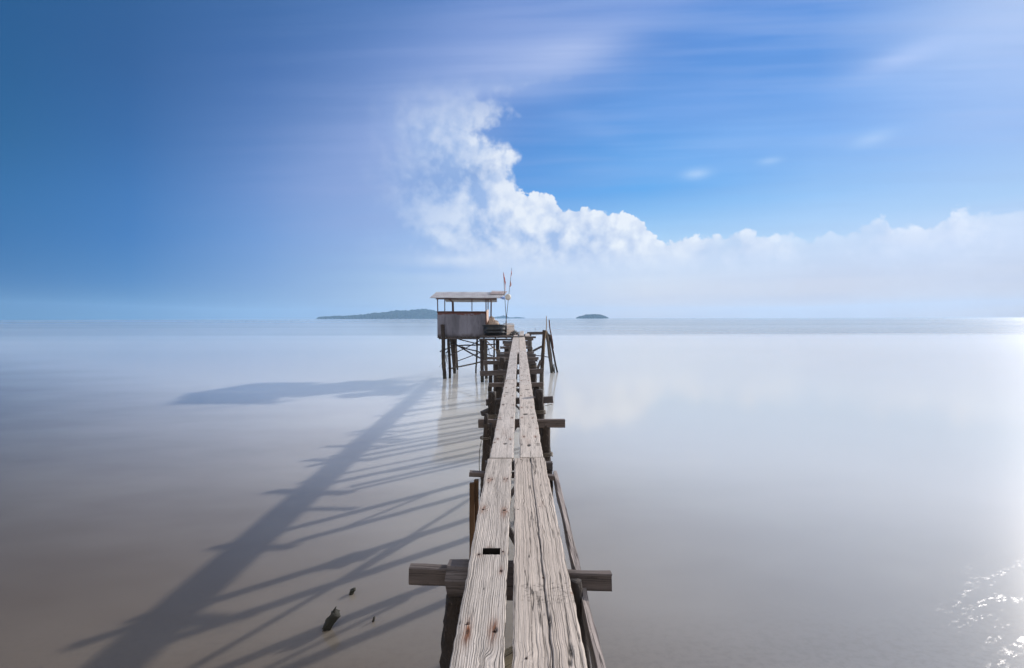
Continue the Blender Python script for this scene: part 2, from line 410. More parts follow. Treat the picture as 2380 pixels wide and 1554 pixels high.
# drawn out towards the left, thin at its top
left = N.m('ADD', AZ, N.m('MULTIPLY', N.m('SUBTRACT', fb, .5), 9.))
dB = N.m('MULTIPLY', dB, N.rng(left, pa(830), pa(1110)))
dB = N.m('MULTIPLY', dB, N.rng(EL, pe(1200, 340), pe(1200, 150), 1., .0))
dB = N.m('MULTIPLY', dB, N.rng(EL, 3.6, 7.6, .25, 1.))
gap = N.rng(N.m('ADD', fb, N.m('MULTIPLY', pf, .35)), .30, .50, .82, 1.)
dB = N.m('MULTIPLY', dB, N.mix(N.rng(EL, 9., 14.), (1, 1, 1), gap))
dens = N.m('MAXIMUM', dA, dB)
relief = N.m('ADD', N.m('MULTIPLY', N.m('SUBTRACT', fb, fb2), 2.8), N.m('ADD', N.m('MULTIPLY', N.m('SUBTRACT', pf, pf2), 1.1), N.m('ADD', N.m('MULTIPLY', pf3, .85), N.m('MULTIPLY', fne, 1.5))))
S = N.m('MAXIMUM', SA, N.m('MULTIPLY', SB, .75))
edge = N.m('POWER', 2.718, N.m('MULTIPLY', N.m('MAXIMUM', N.m('ADD', S, N.m('MULTIPLY', bump_n, .5)), 0.), N.rng(AZ, pa(1420), pa(1800), -.26, -.85)))
relief = N.m('MULTIPLY', relief, N.rng(EL, 4., 11., .2, 1.))
lit = N.m('ADD', N.m('ADD', N.m('MULTIPLY', edge, .62), relief), N.rng(AZ, pa(1250), pa(1700), .25, .10))
lit = N.m('SUBTRACT', lit, N.m('MULTIPLY', blob(1005, 420, 85, 40, .2), .5))
lit = N.m('ADD', lit, N.m('MULTIPLY', blob(1010, 500, 80, 26, .1), .35))
lit = N.m('ADD', lit, N.m('MULTIPLY', blob(1040, 606, 60, 9, 0.), .5), clamp=True)
shade_c = N.mix(N.rng(AZ, pa(1150), pa(1900)), lin((160, 187, 231)), lin((190, 203, 232)))
shade_c = N.mix(N.rng(EL, 10., 5.), shade_c, lin((198, 214, 242)))
shade_c = N.mix(N.m('MULTIPLY', blob(1000, 425, 95, 48, .2), .5), shade_c, lin((132, 164, 216)))
shade_c = N.mix(N.m('MULTIPLY', blob(1120, 395, 45, 22, .3), .6), shade_c, lin((125, 160, 214)))
cloud_c = N.mix(lit, shade_c, N.mix(N.rng(AZ, pa(1000), pa(1250)), lin((214, 226, 246)), N.mix(N.rng(AZ, pa(1500), pa(1900)), lin((240, 245, 252)), lin((229, 236, 249)))))
base = N.mix(N.m('MULTIPLY', dens, N.rng(AZ, pa(1500), pa(1900), .95, .8)), base, cloud_c)
base = N.mix(N.m('MULTIPLY', blob(1010, 628, 110, 12, 0.), .35), base, lin((128, 172, 230)))
# low pale air under the bank
base = N.v('SCALE', base, SK)
base = N.mix(.03, base, sky.outputs[0])
N.put(bg.inputs[0], base)
w.cycles.sampling_method = 'MANUAL'; w.cycles.sample_map_resolution = 512

# ------------------------------------------------------------------ water
def make_water():
    m, nt, b = material('muddy_still_water')
    P = nt.n('ShaderNodeNewGeometry').outputs['Position']
    p = nt.n('ShaderNodeSeparateXYZ'); nt.put(p.inputs[0], P)
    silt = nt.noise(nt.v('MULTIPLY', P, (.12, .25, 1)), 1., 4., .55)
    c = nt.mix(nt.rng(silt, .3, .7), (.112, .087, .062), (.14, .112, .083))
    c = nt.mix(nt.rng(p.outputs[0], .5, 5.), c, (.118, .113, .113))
    # sky reflection painted over silt: paler slantwise offshore, dark far out, one pale streak
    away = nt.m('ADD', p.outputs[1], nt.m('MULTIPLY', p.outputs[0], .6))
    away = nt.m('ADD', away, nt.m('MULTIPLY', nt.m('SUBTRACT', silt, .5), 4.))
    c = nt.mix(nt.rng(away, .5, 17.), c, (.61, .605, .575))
    tide_sheen = nt.m('ADD', p.outputs[1], nt.m('MULTIPLY', nt.m('SUBTRACT', nt.noise(nt.v('MULTIPLY', P, (.02, .05, 1)), 1., 3., .5), .5), 22.))
    c = nt.mix(nt.m('MULTIPLY', nt.rng(tide_sheen, 66., 82.), nt.rng(p.outputs[0], -20., 40., .1, .6)), c, (.62, .62, .62))
    c = nt.mix(nt.m('MULTIPLY', nt.rng(tide_sheen, 84., 104.), nt.rng(p.outputs[0], -90., 60., .25, .92)), c, (.13, .15, .15))
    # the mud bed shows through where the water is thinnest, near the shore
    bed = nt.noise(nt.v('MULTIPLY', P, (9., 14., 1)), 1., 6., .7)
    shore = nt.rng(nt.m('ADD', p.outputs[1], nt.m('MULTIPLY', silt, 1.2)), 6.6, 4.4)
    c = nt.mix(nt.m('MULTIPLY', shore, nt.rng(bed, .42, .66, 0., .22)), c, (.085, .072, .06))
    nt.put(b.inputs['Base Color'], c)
    nt.put(b.inputs['Specular IOR Level'], nt.rng(nt.m('MULTIPLY', nt.rng(tide_sheen, 84., 104.), nt.rng(p.outputs[0], -40., 60.)), 0., 1., .5, .18, False))
    band = nt.noise(nt.v('MULTIPLY', P, (.0015, .012, 1)), 1., 2., .5, .3)
    b.inputs['IOR'].default_value = 1.35; b.inputs['Coat Weight'].default_value = .05; b.inputs['Coat Roughness'].default_value = .33; b.inputs['Coat IOR'].default_value = 1.33
    b.subsurface_method = 'BURLEY'; b.inputs['Subsurface Weight'].default_value = .9; nt.put(b.inputs['Subsurface Scale'], nt.rng(p.outputs[1], 7., 26., .2, 1.6)); b.inputs['Subsurface Radius'].default_value = (1., .9, .75)
    # a few trains of ripples running in over the shallows on the right
    rt_ = nt.n('ShaderNodeVectorRotate', rotation_type='Z_AXIS'); nt.put(rt_.inputs['Vector'], P); rt_.inputs['Angle'].default_value = R(-24)
    Q = rt_.outputs[0]
    rip = nt.noise(nt.v('MULTIPLY', Q, (24., 62., 1)), 1., 3., .6, .5)
    line = nt.rng(nt.m('ABSOLUTE', nt.m('SUBTRACT', nt.noise(nt.v('MULTIPLY', Q, (.35, 1.9, 1)), 1., 4., .55, .4), .5)), .004, .06, 1., 0.)
    fleck = nt.rng(nt.noise(nt.v('MULTIPLY', Q, (8., 22., 1)), 1., 4., .7), .48, .62)
    where = nt.m('MULTIPLY', nt.rng(p.outputs[0], 3.4, 6.), nt.rng(p.outputs[1], 7.4, 5.2))
    where = nt.m('MULTIPLY', nt.m('MULTIPLY', where, line), fleck)
    nt.put(b.inputs['Roughness'], nt.m('ADD', nt.rng(band, .35, .65, .085, .12), nt.m('MULTIPLY', where, .16)))
    bp = nt.n('ShaderNodeBump'); bp.inputs['Distance'].default_value = .020
    nt.put(bp.inputs['Strength'], nt.m('MULTIPLY', where, .13))
    nt.put(bp.inputs['Height'], rip); nt.put(b.inputs['Normal'], bp.outputs[0])
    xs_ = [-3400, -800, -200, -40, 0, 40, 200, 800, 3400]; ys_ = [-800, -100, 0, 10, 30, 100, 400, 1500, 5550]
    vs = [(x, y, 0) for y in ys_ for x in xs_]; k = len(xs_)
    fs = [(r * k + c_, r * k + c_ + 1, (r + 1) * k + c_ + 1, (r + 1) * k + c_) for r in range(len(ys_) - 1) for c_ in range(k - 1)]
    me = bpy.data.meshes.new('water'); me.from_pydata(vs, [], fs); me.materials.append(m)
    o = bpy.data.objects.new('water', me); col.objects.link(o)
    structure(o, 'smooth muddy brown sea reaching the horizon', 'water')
make_water()

# ------------------------------------------------------------------ islands
def forest_mat():
    m, nt, b = material('island_canopy')
    o = nt.n('ShaderNodeTexCoord').outputs['Object']
    c = nt.mix(nt.rng(nt.noise(o, .03, 4.), .35, .65), (.018, .03, .016), (.045, .06, .028))
    nt.put(b.inputs['Base Color'], c); b.inputs['Roughness'].default_value = .9; b.inputs['Specular IOR Level'].default_value = .1
    return m
M['canopy'] = forest_mat()
M['island'] = plain('island_soil', (.05, .05, .03), (.03, .035, .02), .02, .95, 0, .1)
def island(px_profile, Y, depth, lbl_i, lbl_f, nblob, crown):
    xs = [(q[0] - 1206) * Y / F for q in px_profile]; hs = [(740 - q[1]) * Y / F for q in px_profile]
    def prof(x):
        for i in range(len(xs) - 1):
            if xs[i] <= x <= xs[i+1]:
                t = (x - xs[i]) / (xs[i+1] - xs[i]); return hs[i] + (hs[i+1] - hs[i]) * t
        return 0
    x0, x1 = xs[0], xs[-1]; cx = (x0 + x1) / 2
    def hill(x, t):                        # t from -1 (near shore) to 1
        return prof(x) * max(0., 1 - t * t) ** .6
    def width(x): return depth * (.25 + .75 * math.sqrt(max(0., 1 - ((x - cx) / (x1 - x0) * 2) ** 2)))
    b = MB(); nx, ny = 90, 14; g = []
    for i in range(nx + 1):
        x = x0 + (x1 - x0) * i / nx; row = []
        for j in range(ny + 1):
            t = -1 + 2 * j / ny
            row.append(b.add((x, Y + width(x) * .5 * t, hill(x, t) * .82 - .4), (x, t, 0)))
        g.append(row)
    for i in range(nx):
        for j in range(ny): b.f.append((g[i][j], g[i+1][j], g[i+1][j+1], g[i][j+1]))
    o = b.build('island', M['island'], None, True); structure(o, lbl_i, 'island')
    c = MB(); rs = random.Random(int(Y))
    for k in range(nblob):
        x = rs.uniform(x0, x1); t = rs.uniform(-1, .35) if k % 4 else rs.uniform(-1, -.8)
        h = hill(x, t) * .82; r = crown * rs.choice((.5, .6, .7, .8, .9, 1.15, 1.4)) * rs.uniform(.9, 1.1)
        if h < r * .2: r *= .75
        if h + r > prof(x) * 1.12 + crown * .25: h = max(0, prof(x) * 1.05 - r)
        p = Vector((x, Y + width(x) * .5 * t, h)); k0 = rs.random() * 50
        rows = []
        for a in range(5):
            th = math.pi * a / 4 * .86
            rows.append([c.add(p + Vector((math.sin(th)*math.cos(e*1.047), math.sin(th)*math.sin(e*1.047), math.cos(th)*.9)) * r * (1 + .35 * n1(a * 1.7 + k0, e * 2.1)), (0, 0, 0)) for e in range(6)])
        for a in range(4):
            for e in range(6): c.f.append((rows[a][e], rows[a+1][e], rows[a+1][(e+1) % 6], rows[a][(e+1) % 6]))
    f = c.build('island_forest', M['canopy']); f['kind'] = 'stuff'; f['label'] = lbl_f; f['category'] = 'forest'
island([(750, 739), (765, 735), (800, 733.5), (830, 733), (860, 730), (880, 727), (905, 725), (925, 720.5), (945, 721), (965, 719), (982, 715.5), (1000, 719), (1015, 723), (1050, 726), (1080, 730), (1110, 734), (1132, 738), (1140, 739.4)], 4000., 700., 'long wooded island on the horizon left of the hut', 'dark trees covering the long island left of the hut', 1700, 13.)
island([(1128, 739), (1138, 735), (1148, 737), (1158, 736), (1170, 733.5), (1178, 735), (1184, 738), (1196, 738.4), (1200, 739.4)], 4600., 260., 'small hilly island on the horizon just right of the hut', 'trees on the small island just right of the hut', 300, 8.)
island([(1184, 739.3), (1192, 738), (1201, 737), (1209, 737.6), (1218, 739.3)], 5300., 300., 'faintest low island between the flag poles and jetty', 'faded trees on the faintest low island', 160, 9.)
island([(1340, 739), (1346, 735.5), (1355, 734), (1362, 731.5), (1378, 731), (1390, 730.5), (1397, 732), (1405, 735), (1411, 739)], 3300., 150., 'small round wooded island alone right of the jetty', 'trees covering the small round island right of the jetty', 520, 6.5)

# ------------------------------------------------------------------ haze
hz = bpy.data.meshes.new('haze'); a, y0, y1, lo, hi = 3450., -850., 5600., -1.0, 122.
hz.from_pydata([(-a,y0,lo),(a,y0,lo),(a,y1,lo),(-a,y1,lo),(-a,y0,hi),(a,y0,hi),(a,y1,hi),(-a,y1,hi)], [], [(0,3,2,1),(4,5,6,7),(0,1,5,4),(1,2,6,5),(2,3,7,6),(3,0,4,7)])
hm = bpy.data.materials.new('haze_air'); hm.use_nodes = True; ht = NT(hm.node_tree)
ho = ht.n('ShaderNodeOutputMaterial'); pv = ht.n('ShaderNodeVolumePrincipled'); ht.t.links.new(pv.outputs[0], ho.inputs['Volume'])
pv.inputs['Color'].default_value = (.42, .69, 1., 1); pv.inputs['Density'].default_value = .00013; pv.inputs['Anisotropy'].default_value = .3
hz.materials.append(hm); hob = bpy.data.objects.new('haze', hz); col.objects.link(hob)
hob['kind'] = 'stuff'; hob['label'] = 'pale blue sea haze over the water'; hob['category'] = 'haze'

# ------------------------------------------------------------------ the jetty
J = thing('jetty', 'narrow jetty of two weathered planks on rough log posts leading to the hut', 'jetty', (0, 3, 0))

def plank(Y0, Y1, xl0, xr0, xl1, xr1, mat, nu, nv, thick=.05, dark=(), rust=(), knots=(), crack=None, hole=None, lift=0., tilt=0., seed=0., name='plank', parent=None, zf=None, nailrand=0, label=None):
    """a worn board lying along Y; marks are (x, y, rx, ry, strength) in metres"""
    parent = parent or J; zf = zf or (lambda y: deck(y))
    b = MB(); L = Y1 - Y0
    ts = [j / nv for j in range(nv + 1)]; us = [i / nu for i in range(nu + 1)]
    if hole:
        hx0, hx1, hy0, hy1 = hole
        j0 = round((hy0 - Y0) / L * nv); j1 = round((hy1 - Y0) / L * nv)
        ts[j0] = (hy0 - Y0) / L; ts[j1] = (hy1 - Y0) / L
        xa = xl0 + (xl1 - xl0) * (hy0 - Y0) / L; wa = (xr0 - xl0) + ((xr1 - xl1) - (xr0 - xl0)) * (hy0 - Y0) / L
        i0 = round((hx0 - xa) / wa * nu); i1 = round((hx1 - xa) / wa * nu)
    def cavity(u, y):
        q = n1(u * 26 + seed, y * 1.3) * .5 + n1(u * 60 + seed, y * 2.4, 3.) * .5
        return q
    top, bot = [], []
    for j, t in enumerate(ts):
        y = Y0 + L * t
        el = .007 * n1(y * 3.1, seed) + .005 * n1(y * 13., seed + 5); er = .007 * n1(y * 3.3, seed + 11) + .005 * n1(y * 12., seed + 17)
        xl = xl0 + (xl1 - xl0) * t + el; xr = xr0 + (xr1 - xr0) * t + er; wd = xr - xl
        tr, br = [], []
        cu = crack(y) if crack else None
        for i, u in enumerate(us):
            uu = u
            dz = .0022 * cavity(u * wd * 4, y)
            dkv = 0.
            if crack:
                ic = nu // 2
                if i <= ic - 1: uu = u / us[ic-1] * (cu - .006 - .011 * max(0, n1(y * 5, seed)))
                elif i == ic: uu = cu
                else: uu = cu + .006 + .011 * max(0, n1(y * 6, seed + 3)) + (u - us[ic+1]) / (1 - us[ic+1]) * (1 - cu - .014 - .009 * max(0, n1(y * 7, seed + 3)))
                if i == ic: dz -= .034; dkv = .8
                if i in (ic - 1, ic + 1): dz -= .004
                dz += -.003 if i < ic else .003
            x = xl + wd * uu
            yy = y
            if j in (0, nv): yy += .007 * n1(u * 14, seed + j) + .004 * n1(u * 45, seed)
            edge = min(uu, 1 - uu) * wd
            if edge < .005: dz -= .004 + .007 * max(0, n1(y * 22, seed + (3 if uu < .5 else 8)))
            elif edge < .012: dz -= .001
            if j in (0, nv): dz -= .004
            ru = 0.; gx = uu * wd; gy = y
            for (mx, my, rx, ry, am) in dark:
                q = ((x - mx) / rx) ** 2 + ((y - my) / ry) ** 2
                if q < 6:
                    e = math.exp(-q * q) * am * min(1, max(.0, 1.1 + n1(x * 160, y * 90, seed)))
                    dkv = max(dkv, e); dz -= min(.010, rx * .5, ry * .5) * e
            for (mx, my, rx, ry, am) in rust:
                q = ((x - mx) / rx) ** 2 + ((y - my) / ry) ** 2
                if q < 8: ru = max(ru, math.exp(-q) * am * min(1, max(.0, .75 + .9 * n1(x * 120, y * 14, seed))))
            for (kx, ky, kr) in knots:
                dx, dy = x - kx, (y - ky) * .75; d = math.hypot(dx, dy)
                if d < kr * 4:
                    k = math.exp(-(d / kr) ** 2)
                    gx = gx * (1 - k) + (uu * wd + d * 1.3) * k + .02 * math.copysign(1, dx) * math.exp(-(d / kr / 1.6) ** 2) * min(1, abs(dx) / kr * 3)
                    gy = gy * (1 - k) + ky * k
            z = zf(y) + lift + tilt * (uu - .5) * wd + dz
            gv = (gx + seed * .7, 0., gy + seed)
            tr.append(b.add((x, yy, z), gv, dkv, ru))
            inp = bool(hole) and i0 <= i <= i1 and j0 <= j <= j1  # slot floor: deep shade painted in as near black
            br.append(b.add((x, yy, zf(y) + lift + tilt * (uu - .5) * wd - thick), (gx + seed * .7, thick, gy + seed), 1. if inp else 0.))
        top.append(tr); bot.append(br)
    inh = (lambda i, j: hole and i0 <= i < i1 and j0 <= j < j1)
    for j in range(nv):
        for i in range(nu):
            if not inh(i, j): b.f.append((top[j][i], top[j][i+1], top[j+1][i+1], top[j+1][i]))
            b.f.append((bot[j][i], bot[j+1][i], bot[j+1][i+1], bot[j][i+1]))
        b.f.append((top[j][0], top[j+1][0], bot[j+1][0], bot[j][0]))
        b.f.append((top[j][nu], bot[j][nu], bot[j+1][nu], top[j+1][nu]))
    for i in range(nu):
        b.f.append((top[0][i], bot[0][i], bot[0][i+1], top[0][i+1]))
        b.f.append((top[nv][i], top[nv][i+1], bot[nv][i+1], bot[nv][i]))
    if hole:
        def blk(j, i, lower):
            o = b.v[(bot if lower else top)[j][i]]; return b.add(o - Vector((0, 0, 0 if lower else .0035)), (0, 0, 0), 1.)  # slot walls carry the same painted shade
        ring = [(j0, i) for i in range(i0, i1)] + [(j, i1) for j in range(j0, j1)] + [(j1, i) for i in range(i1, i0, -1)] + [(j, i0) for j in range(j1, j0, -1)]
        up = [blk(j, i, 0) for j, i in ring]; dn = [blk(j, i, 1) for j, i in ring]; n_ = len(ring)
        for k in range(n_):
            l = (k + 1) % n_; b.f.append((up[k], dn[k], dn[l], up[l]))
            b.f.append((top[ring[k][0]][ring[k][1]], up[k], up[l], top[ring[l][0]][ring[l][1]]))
    return b.build(name, mat, parent, False, label)

def nail(parent, x, y, r=.006, dz=.002):
    z = deck(y); b = MB(); k = random.random() * 9
    b.tube([(x, y, z - .01), (x, y, z + dz), (x + .0005, y, z + dz + .002)], [r, r * (1 + .2 * n1(k)), r * .7], 8)
    return b.build('nail', M['nail'], parent)

# near left plank, deeply grooved, with the slot
nl_n = [r3(940, 412), r3(978, 420), r3(1102, 420), r3(1136, 414), r3(936, 458), r3(880, 738), r3(1100, 748), r3(832, 1222), r3(1090, 1190), r4(1068, 238), r4(712, 800), r4(1000, 875)]
nl_d = [(*r3(x, y), rx, ry, am) for x, y, rx, ry, am in [(880, 742, .010, .012, .8), (1100, 748, .011, .014, .9), (1136, 414, .006, .01, .7), (940, 412, .006, .01, .7), (978, 425, .004, .008, .7), (825, 1215, .012, .012, .8)]]
nl_d += [(*r4(x, y), rx, ry, am) for x, y, rx, ry, am in [(882, 432, .003, .011, 1.), (706, 885, .006, .022, 1.), (712, 800, .01, .01, .9), (1003, 872, .011, .02, 1.), (1068, 245, .007, .012, .8), (628, 790, .006, .018, .6)]]
nl_r = [(*r3(x, y), rx, ry, am) for x, y, rx, ry, am in [(955, 425, .028, .07, .95), (1118, 420, .026, .07, .9), (880, 735, .032, .07, .95), (1100, 765, .028, .10, .95), (935, 1150, .02, .03, .5), (835, 1225, .02, .03, .7), (1090, 1195, .012, .03, .5)]]
nl_r += [(*r4(x, y), rx, ry, am) for x, y, rx, ry, am in [(705, 900, .020, .085, 1.3), (985, 870, .024, .08, 1.1), (1066, 235, .013, .045, .8)]]
kx, ky = r4(860, 1230)
slot_a, slot_b = r3(850, 1220), r3(1062, 1150)
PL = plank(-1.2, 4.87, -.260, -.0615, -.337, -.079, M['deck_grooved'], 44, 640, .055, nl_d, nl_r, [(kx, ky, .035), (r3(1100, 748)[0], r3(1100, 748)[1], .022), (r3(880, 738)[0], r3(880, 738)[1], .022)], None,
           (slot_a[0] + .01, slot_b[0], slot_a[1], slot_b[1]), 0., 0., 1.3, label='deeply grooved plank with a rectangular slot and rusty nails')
for p in nl_n: nail(PL, *p)
# near right plank, wide and split along its length
def split(y): return .535 + .022 * n1(y * 1.1, 4.) + .010 * n1(y * 4.3, 8.) + .005 * n1(y * 14., 2.)
nr_d = [(*r3(x, y), rx, ry, am) for x, y, rx, ry, am in [(1280, 212, .006, .008, .9), (1250, 742, .006, .006, .8), (1475, 718, .012, .008, .5), (1458, 625, .004, .006, .7), (1440, 885, .012, .01, .5), (1680, 1010, .006, .03, .7), (1545, 490, .004, .05, .6), (1378, 215, .010, .09, .95)]]
nr_d += [(*r4(x, y), rx, ry, am) for x, y, rx, ry, am in [(1515, 315, .005, .004, 1.), (1335, 1170, .006, .01, .7), (1800, 1110, .012, .05, .9), (1890, 965, .006, .035, .9), (1915, 1190, .004, .10, .9), (1795, 1235, .010, .025, .9), (1470, 220, .004, .10, .55), (1390, 950, .0035, .20, .8), (1475, 600, .003, .16, .6), (1390, 600, .003, .14, .55), (1585, 780, .008, .06, .9), (1520, 710, .006, .008, .5)]]
rs = random.Random(5)
for k in range(260):       # the bruised band where something was dragged across
    x, y = r4(rs.uniform(1290, 1850), rs.uniform(385, 605)); nr_d.append((x, y, rs.uniform(.004, .010), rs.uniform(.002, .0035), rs.uniform(.25, .6)))
nr_r = [(*r4(1818, 490), .008, .012, .8), (*r3(1500, 700), .03, .08, .25)]
PR = plank(-1.2, 4.88, -.0065, .320, -.051, .272, M['deck_split'], 60, 640, .06, nr_d, nr_r, [(r4(1335, 1180)[0], r4(1335, 1180)[1], .02)], split, None, 0.004, 0., 5.1, label='widest plank, split along its middle with a bruised band')
for p in [r3(1280, 212), r3(1250, 742), r4(1515, 315), r4(1335, 1172)]: nail(PR, *p, .005)

def marks(Y0, Y1, xl, xr, ys, seed, n=10):
    q = random.Random(seed); d = []; r = []
    for y in ys:
        if not Y0 < y < Y1: continue
        for x in (xl + .045 + q.uniform(-.015, .015), xr - .045 + q.uniform(-.015, .015)):
            d.append((x, y + q.uniform(-.05, .05), .009, .014 + .002 * y, .85)); r.append((x, y, .022, .06, .8))
    for k in range(n):
        y = q.uniform(Y0 + .1, Y1 - .1); d.append((q.uniform(xl + .03, xr - .03), y, q.uniform(.012, .045), q.uniform(.006, .012) + .0012 * y, q.uniform(.4, .9)))
    return d, r
bents_y = [2.8, 4.7, 6.7, 8.4, 10.2, 12.4, 14.6, 15.8, 17.3, 20., 23.8, 26.4]
# second pair
d, r = marks(4.9, 10.4, -.318, -.062, bents_y + [5.6, 7.6, 9.3], 3, 7)
d += [(*r2(575, 1085), .024, .03, 1.), (*r2(555, 575), .03, .03, .9), (*r2(600, 425), .035, .05, .8), (*r2(440, 1070), .012, .02, .7), (*r2(648, 1092), .014, .03, .6), (*r2(590, 280), .02, .05, .8)]
r += [(*r2(440, 1070), .02, .035, .8), (*r2(480, 906), .018, .03, .8), (*r2(575, 950), .05, .25, .22)]
plank(4.90, 10.37, -.318, -.066, -.3175, -.061, M['deck'], 34, 460, .05, d, r, (), None, None, 0., .0, 9.2)
d, r = marks(4.9, 9.6, .005, .257, bents_y + [5.7, 7.4], 4, 8)
d += [(*r2(840, 706), .04, .05, 1.), (*r2(930, 706), .04, .035, .55), (*r2(885, 1108), .022, .05, 1.), (*r2(795, 1100), .008, .05, .8), (*r2(1000, 1105), .03, .03, .55), (*r2(865, 388), .05, .045, .8), (*r2(895, 875), .02, .02, .6), (*r2(835, 470), .006, .18, .8), (*r2(905, 1210), .004, .15, .9)]
r += [(*r2(880, 1060), .03, .16, .35), (*r2(990, 890), .018, .04, .8)]
plank(4.905, 9.62, .005, .258, .009, .257, M['deck'], 34, 420, .05, d, r, (), None, None, 0.002, .0, 14.4)
# third pair
d, r = marks(10.4, 17, -.31, -.07, bents_y + [11.4, 13.4], 6, 22)
plank(10.39, 16.9, -.308, -.074, -.331, -.064, M['deck'], 26, 300, .05, d, r, (), None, None, 0.004, 0., 21.)
d, r = marks(9.6, 17.5, .008, .27, bents_y + [11., 13.], 7, 26)
plank(9.64, 17.6, .009, .262, .008, .282, M['deck'], 26, 340, .05, d, r, (), None, None, 0., 0., 25.5)
# fourth pair
d, r = marks(16.9, 26.4, -.32, -.03, bents_y + [18.5, 22., 25], 8, 22)
plank(16.92, 26.6, -.331, -.006, -.338, -.006, M['deck'], 20, 260, .05, d, r, (), None, None, 0., 0., 31.)
d, r = marks(17.6, 26.4, .02, .3, bents_y + [19., 22.3], 9, 22)
plank(17.63, 27.4, .010, .285, .014, .335, M['deck'], 20, 260, .05, d, r, (), None, None, 0.004, 0., 36.)
d, r = marks(26.6, 31, -.3, -.0, [28, 30], 10, 8)
plank(26.63, 31.2, -.335, -.07, -.30, -.04, M['deck'], 16, 100, .05, d, r, (), None, None, 0., 0., 41.)
d, r = marks(27.4, 31, .03, .3, [28, 30], 12, 8)
plank(27.43, 31.3, .02, .30, .03, .31, M['deck'], 16, 90, .05, d, r, (), None, None, 0.0, 0., 44.)
# two boards left lying on the far end
def loose(Y0, Y1, xl0, xr0, xl1, xr1, zf, label, seed):
    root = thing('loose_board', label, 'board', ((xl0 + xr0) / 2, Y0, zf(Y0)), 'boards left on the jetty end')
    d, r = marks(Y0, Y1, min(xl0, xl1), max(xr0, xr1), [Y0 + .2, Y1 - .2], int(seed), 4)
    plank(Y0, Y1, xl0, xr0, xl1, xr1, M['deck'], 14, 60, .045, d, r, (), None, None, 0., 0., seed, 'board', root, zf)
loose(27.0, 30.6, .015, .27, .10, .34, lambda y: deck(y) + .055 + .05 * (y - 27.) / 3.6 , 'loose grey board lying on the middle of the far jetty end', 51.)
loose(26.9, 29.2, .36, .66, .42, .70, lambda y: deck(y) + .02, 'shorter loose board right of the one on the jetty end', 57.)

# --- bents: (left px, right px, top y left, top y right, face px, depth m, material)
def beamY(v):
    Y = F * 1.555 / v
    return Y if Y < 4.9 else F * (1.555 + .0916) / (v + 19.8)
def crossbeam(xl, xr, yl, yr, face, dep, mat, Y=None, lower=0., label=None):
    v = (yl + yr) / 2 - 740
    Y = Y or beamY(v)
    h = face * Y / F
    a, c = at(xl, yl, Y), at(xr, yr, Y)
    a.z -= h / 2; c.z -= h / 2; a.y += dep / 2; c.y += dep / 2
    MB().timber(a, c, dep, h, (0, 0, 1), wob=.004).build('crossbeam', M[mat], J, False, label)
    return Y
def post(x0, y0, z0, x1, y1, z1, r0, r1, mat='bark', rough=.16, name='post', label=None, parent=None):
    return MB().log((x0, y0, z0), (x1, y1, z1), r0, r1, 16, None, rough, .03).build(name, M[mat], parent or J, True, label)
def brace(p, q, wd, ht, mat='beam_dark', parent=None):
    MB().timber(p, q, wd, ht, (0, 0, 1), wob=.003).build('brace', M[mat], parent or J)

# bent 1
crossbeam(949, 1420.5, 1320, 1338, 40, .062, 'beam', 2.90, label='longest grey crossbeam with a rust mark on its right end')
b = MB(); b.timber((-.452, 2.915, 1.878), (.12, 2.91, 1.882), .205, .205, (0, 0, 1), seg=34, wob=.014, ch=.30); b.build('cap_log', M['beam'], J, False, 'rough hewn block under the slot')
post(-.385, 2.92, 1.80, -.50, 2.74, -.4, .088, .105, 'bark', .34)
post(.345, 2.83, 1.915, .50, 2.50, -.4, .038, .055, 'bark', .3)
# bent 2
crossbeam(1090, 1287, 1098, 1107, 11, .07, 'beam', 4.66)
MB().timber((-.37, 4.95, deck(4.9) - .10), (.36, 4.95, deck(4.9) - .11), .08, .09).build('crossbeam', M['beam_dark'], J)
MB().timber(at(1106.5, 1116, 4.72), (-.445, 4.72, -.4), .045, .045).build('post', M['sawn_brown'], J, False, 'square brown sawn post')
MB().timber(at(1096.5, 1124, 4.66), (-.50, 4.66, -.4), .045, .05).build('post', M['sawn_brown'], J, False, 'square brown sawn post')
MB().timber(at(1107, 1104, 4.70), at(1107, 1122, 4.70), .06, .05).build('packing_block', M['beam_dark'], J)
post(.31, 5.0, 1.95, .38, 4.9, -.4, .055, .07)
post(-.30, 5.0, 1.95, -.36, 4.95, -.4, .05, .06)
# the long board under the beams, outside the right plank
MB().timber((.392, -1.0, 1.80), (.405, 5.15, 1.77), .044, .10, wob=.006).build('stringer', M['stringer'], J, False, 'pale long timber running below the right edge')
brace((-.25, 2.60, 1.50), (.20, 2.80, 1.60), .05, .10, 'pale_sawn')
# bent 3
crossbeam(1111, 1313.5, 977, 976.5, 18.5, .08, 'beam', 6.72)
post(-.47, 6.62, 2.02, -.52, 6.5, -.4, .060, .075, 'bark_brown')
post(-.485, 6.60, 2.16, -.47, 6.60, 1.75, .028, .032, 'bark')
post(.39, 6.80, 1.99, .43, 6.7, -.4, .065, .08, 'bark_brown')
# bent 4
crossbeam(1129, 1285, 929, 922.5, 14.5, .08, 'beam', 8.45)
post(-.49, 8.34, 2.20, -.53, 8.3, -.4, .072, .085)
post(.385, 8.34, 2.235, .44, 8.25, -.4, .075, .09)
MB().ball((-.50, 8.28, 1.02), .15, 9, 14, 1.15, .5, 3.).build('shadow_clump', M['rope'], J, True)  # unseen clump added on the post for the round shadow it casts
MB().timber(at(1120, 962, 8.3), at(1136, 955, 8.4), .09, .09).build('wood_stub', M['beam_dark'], J)
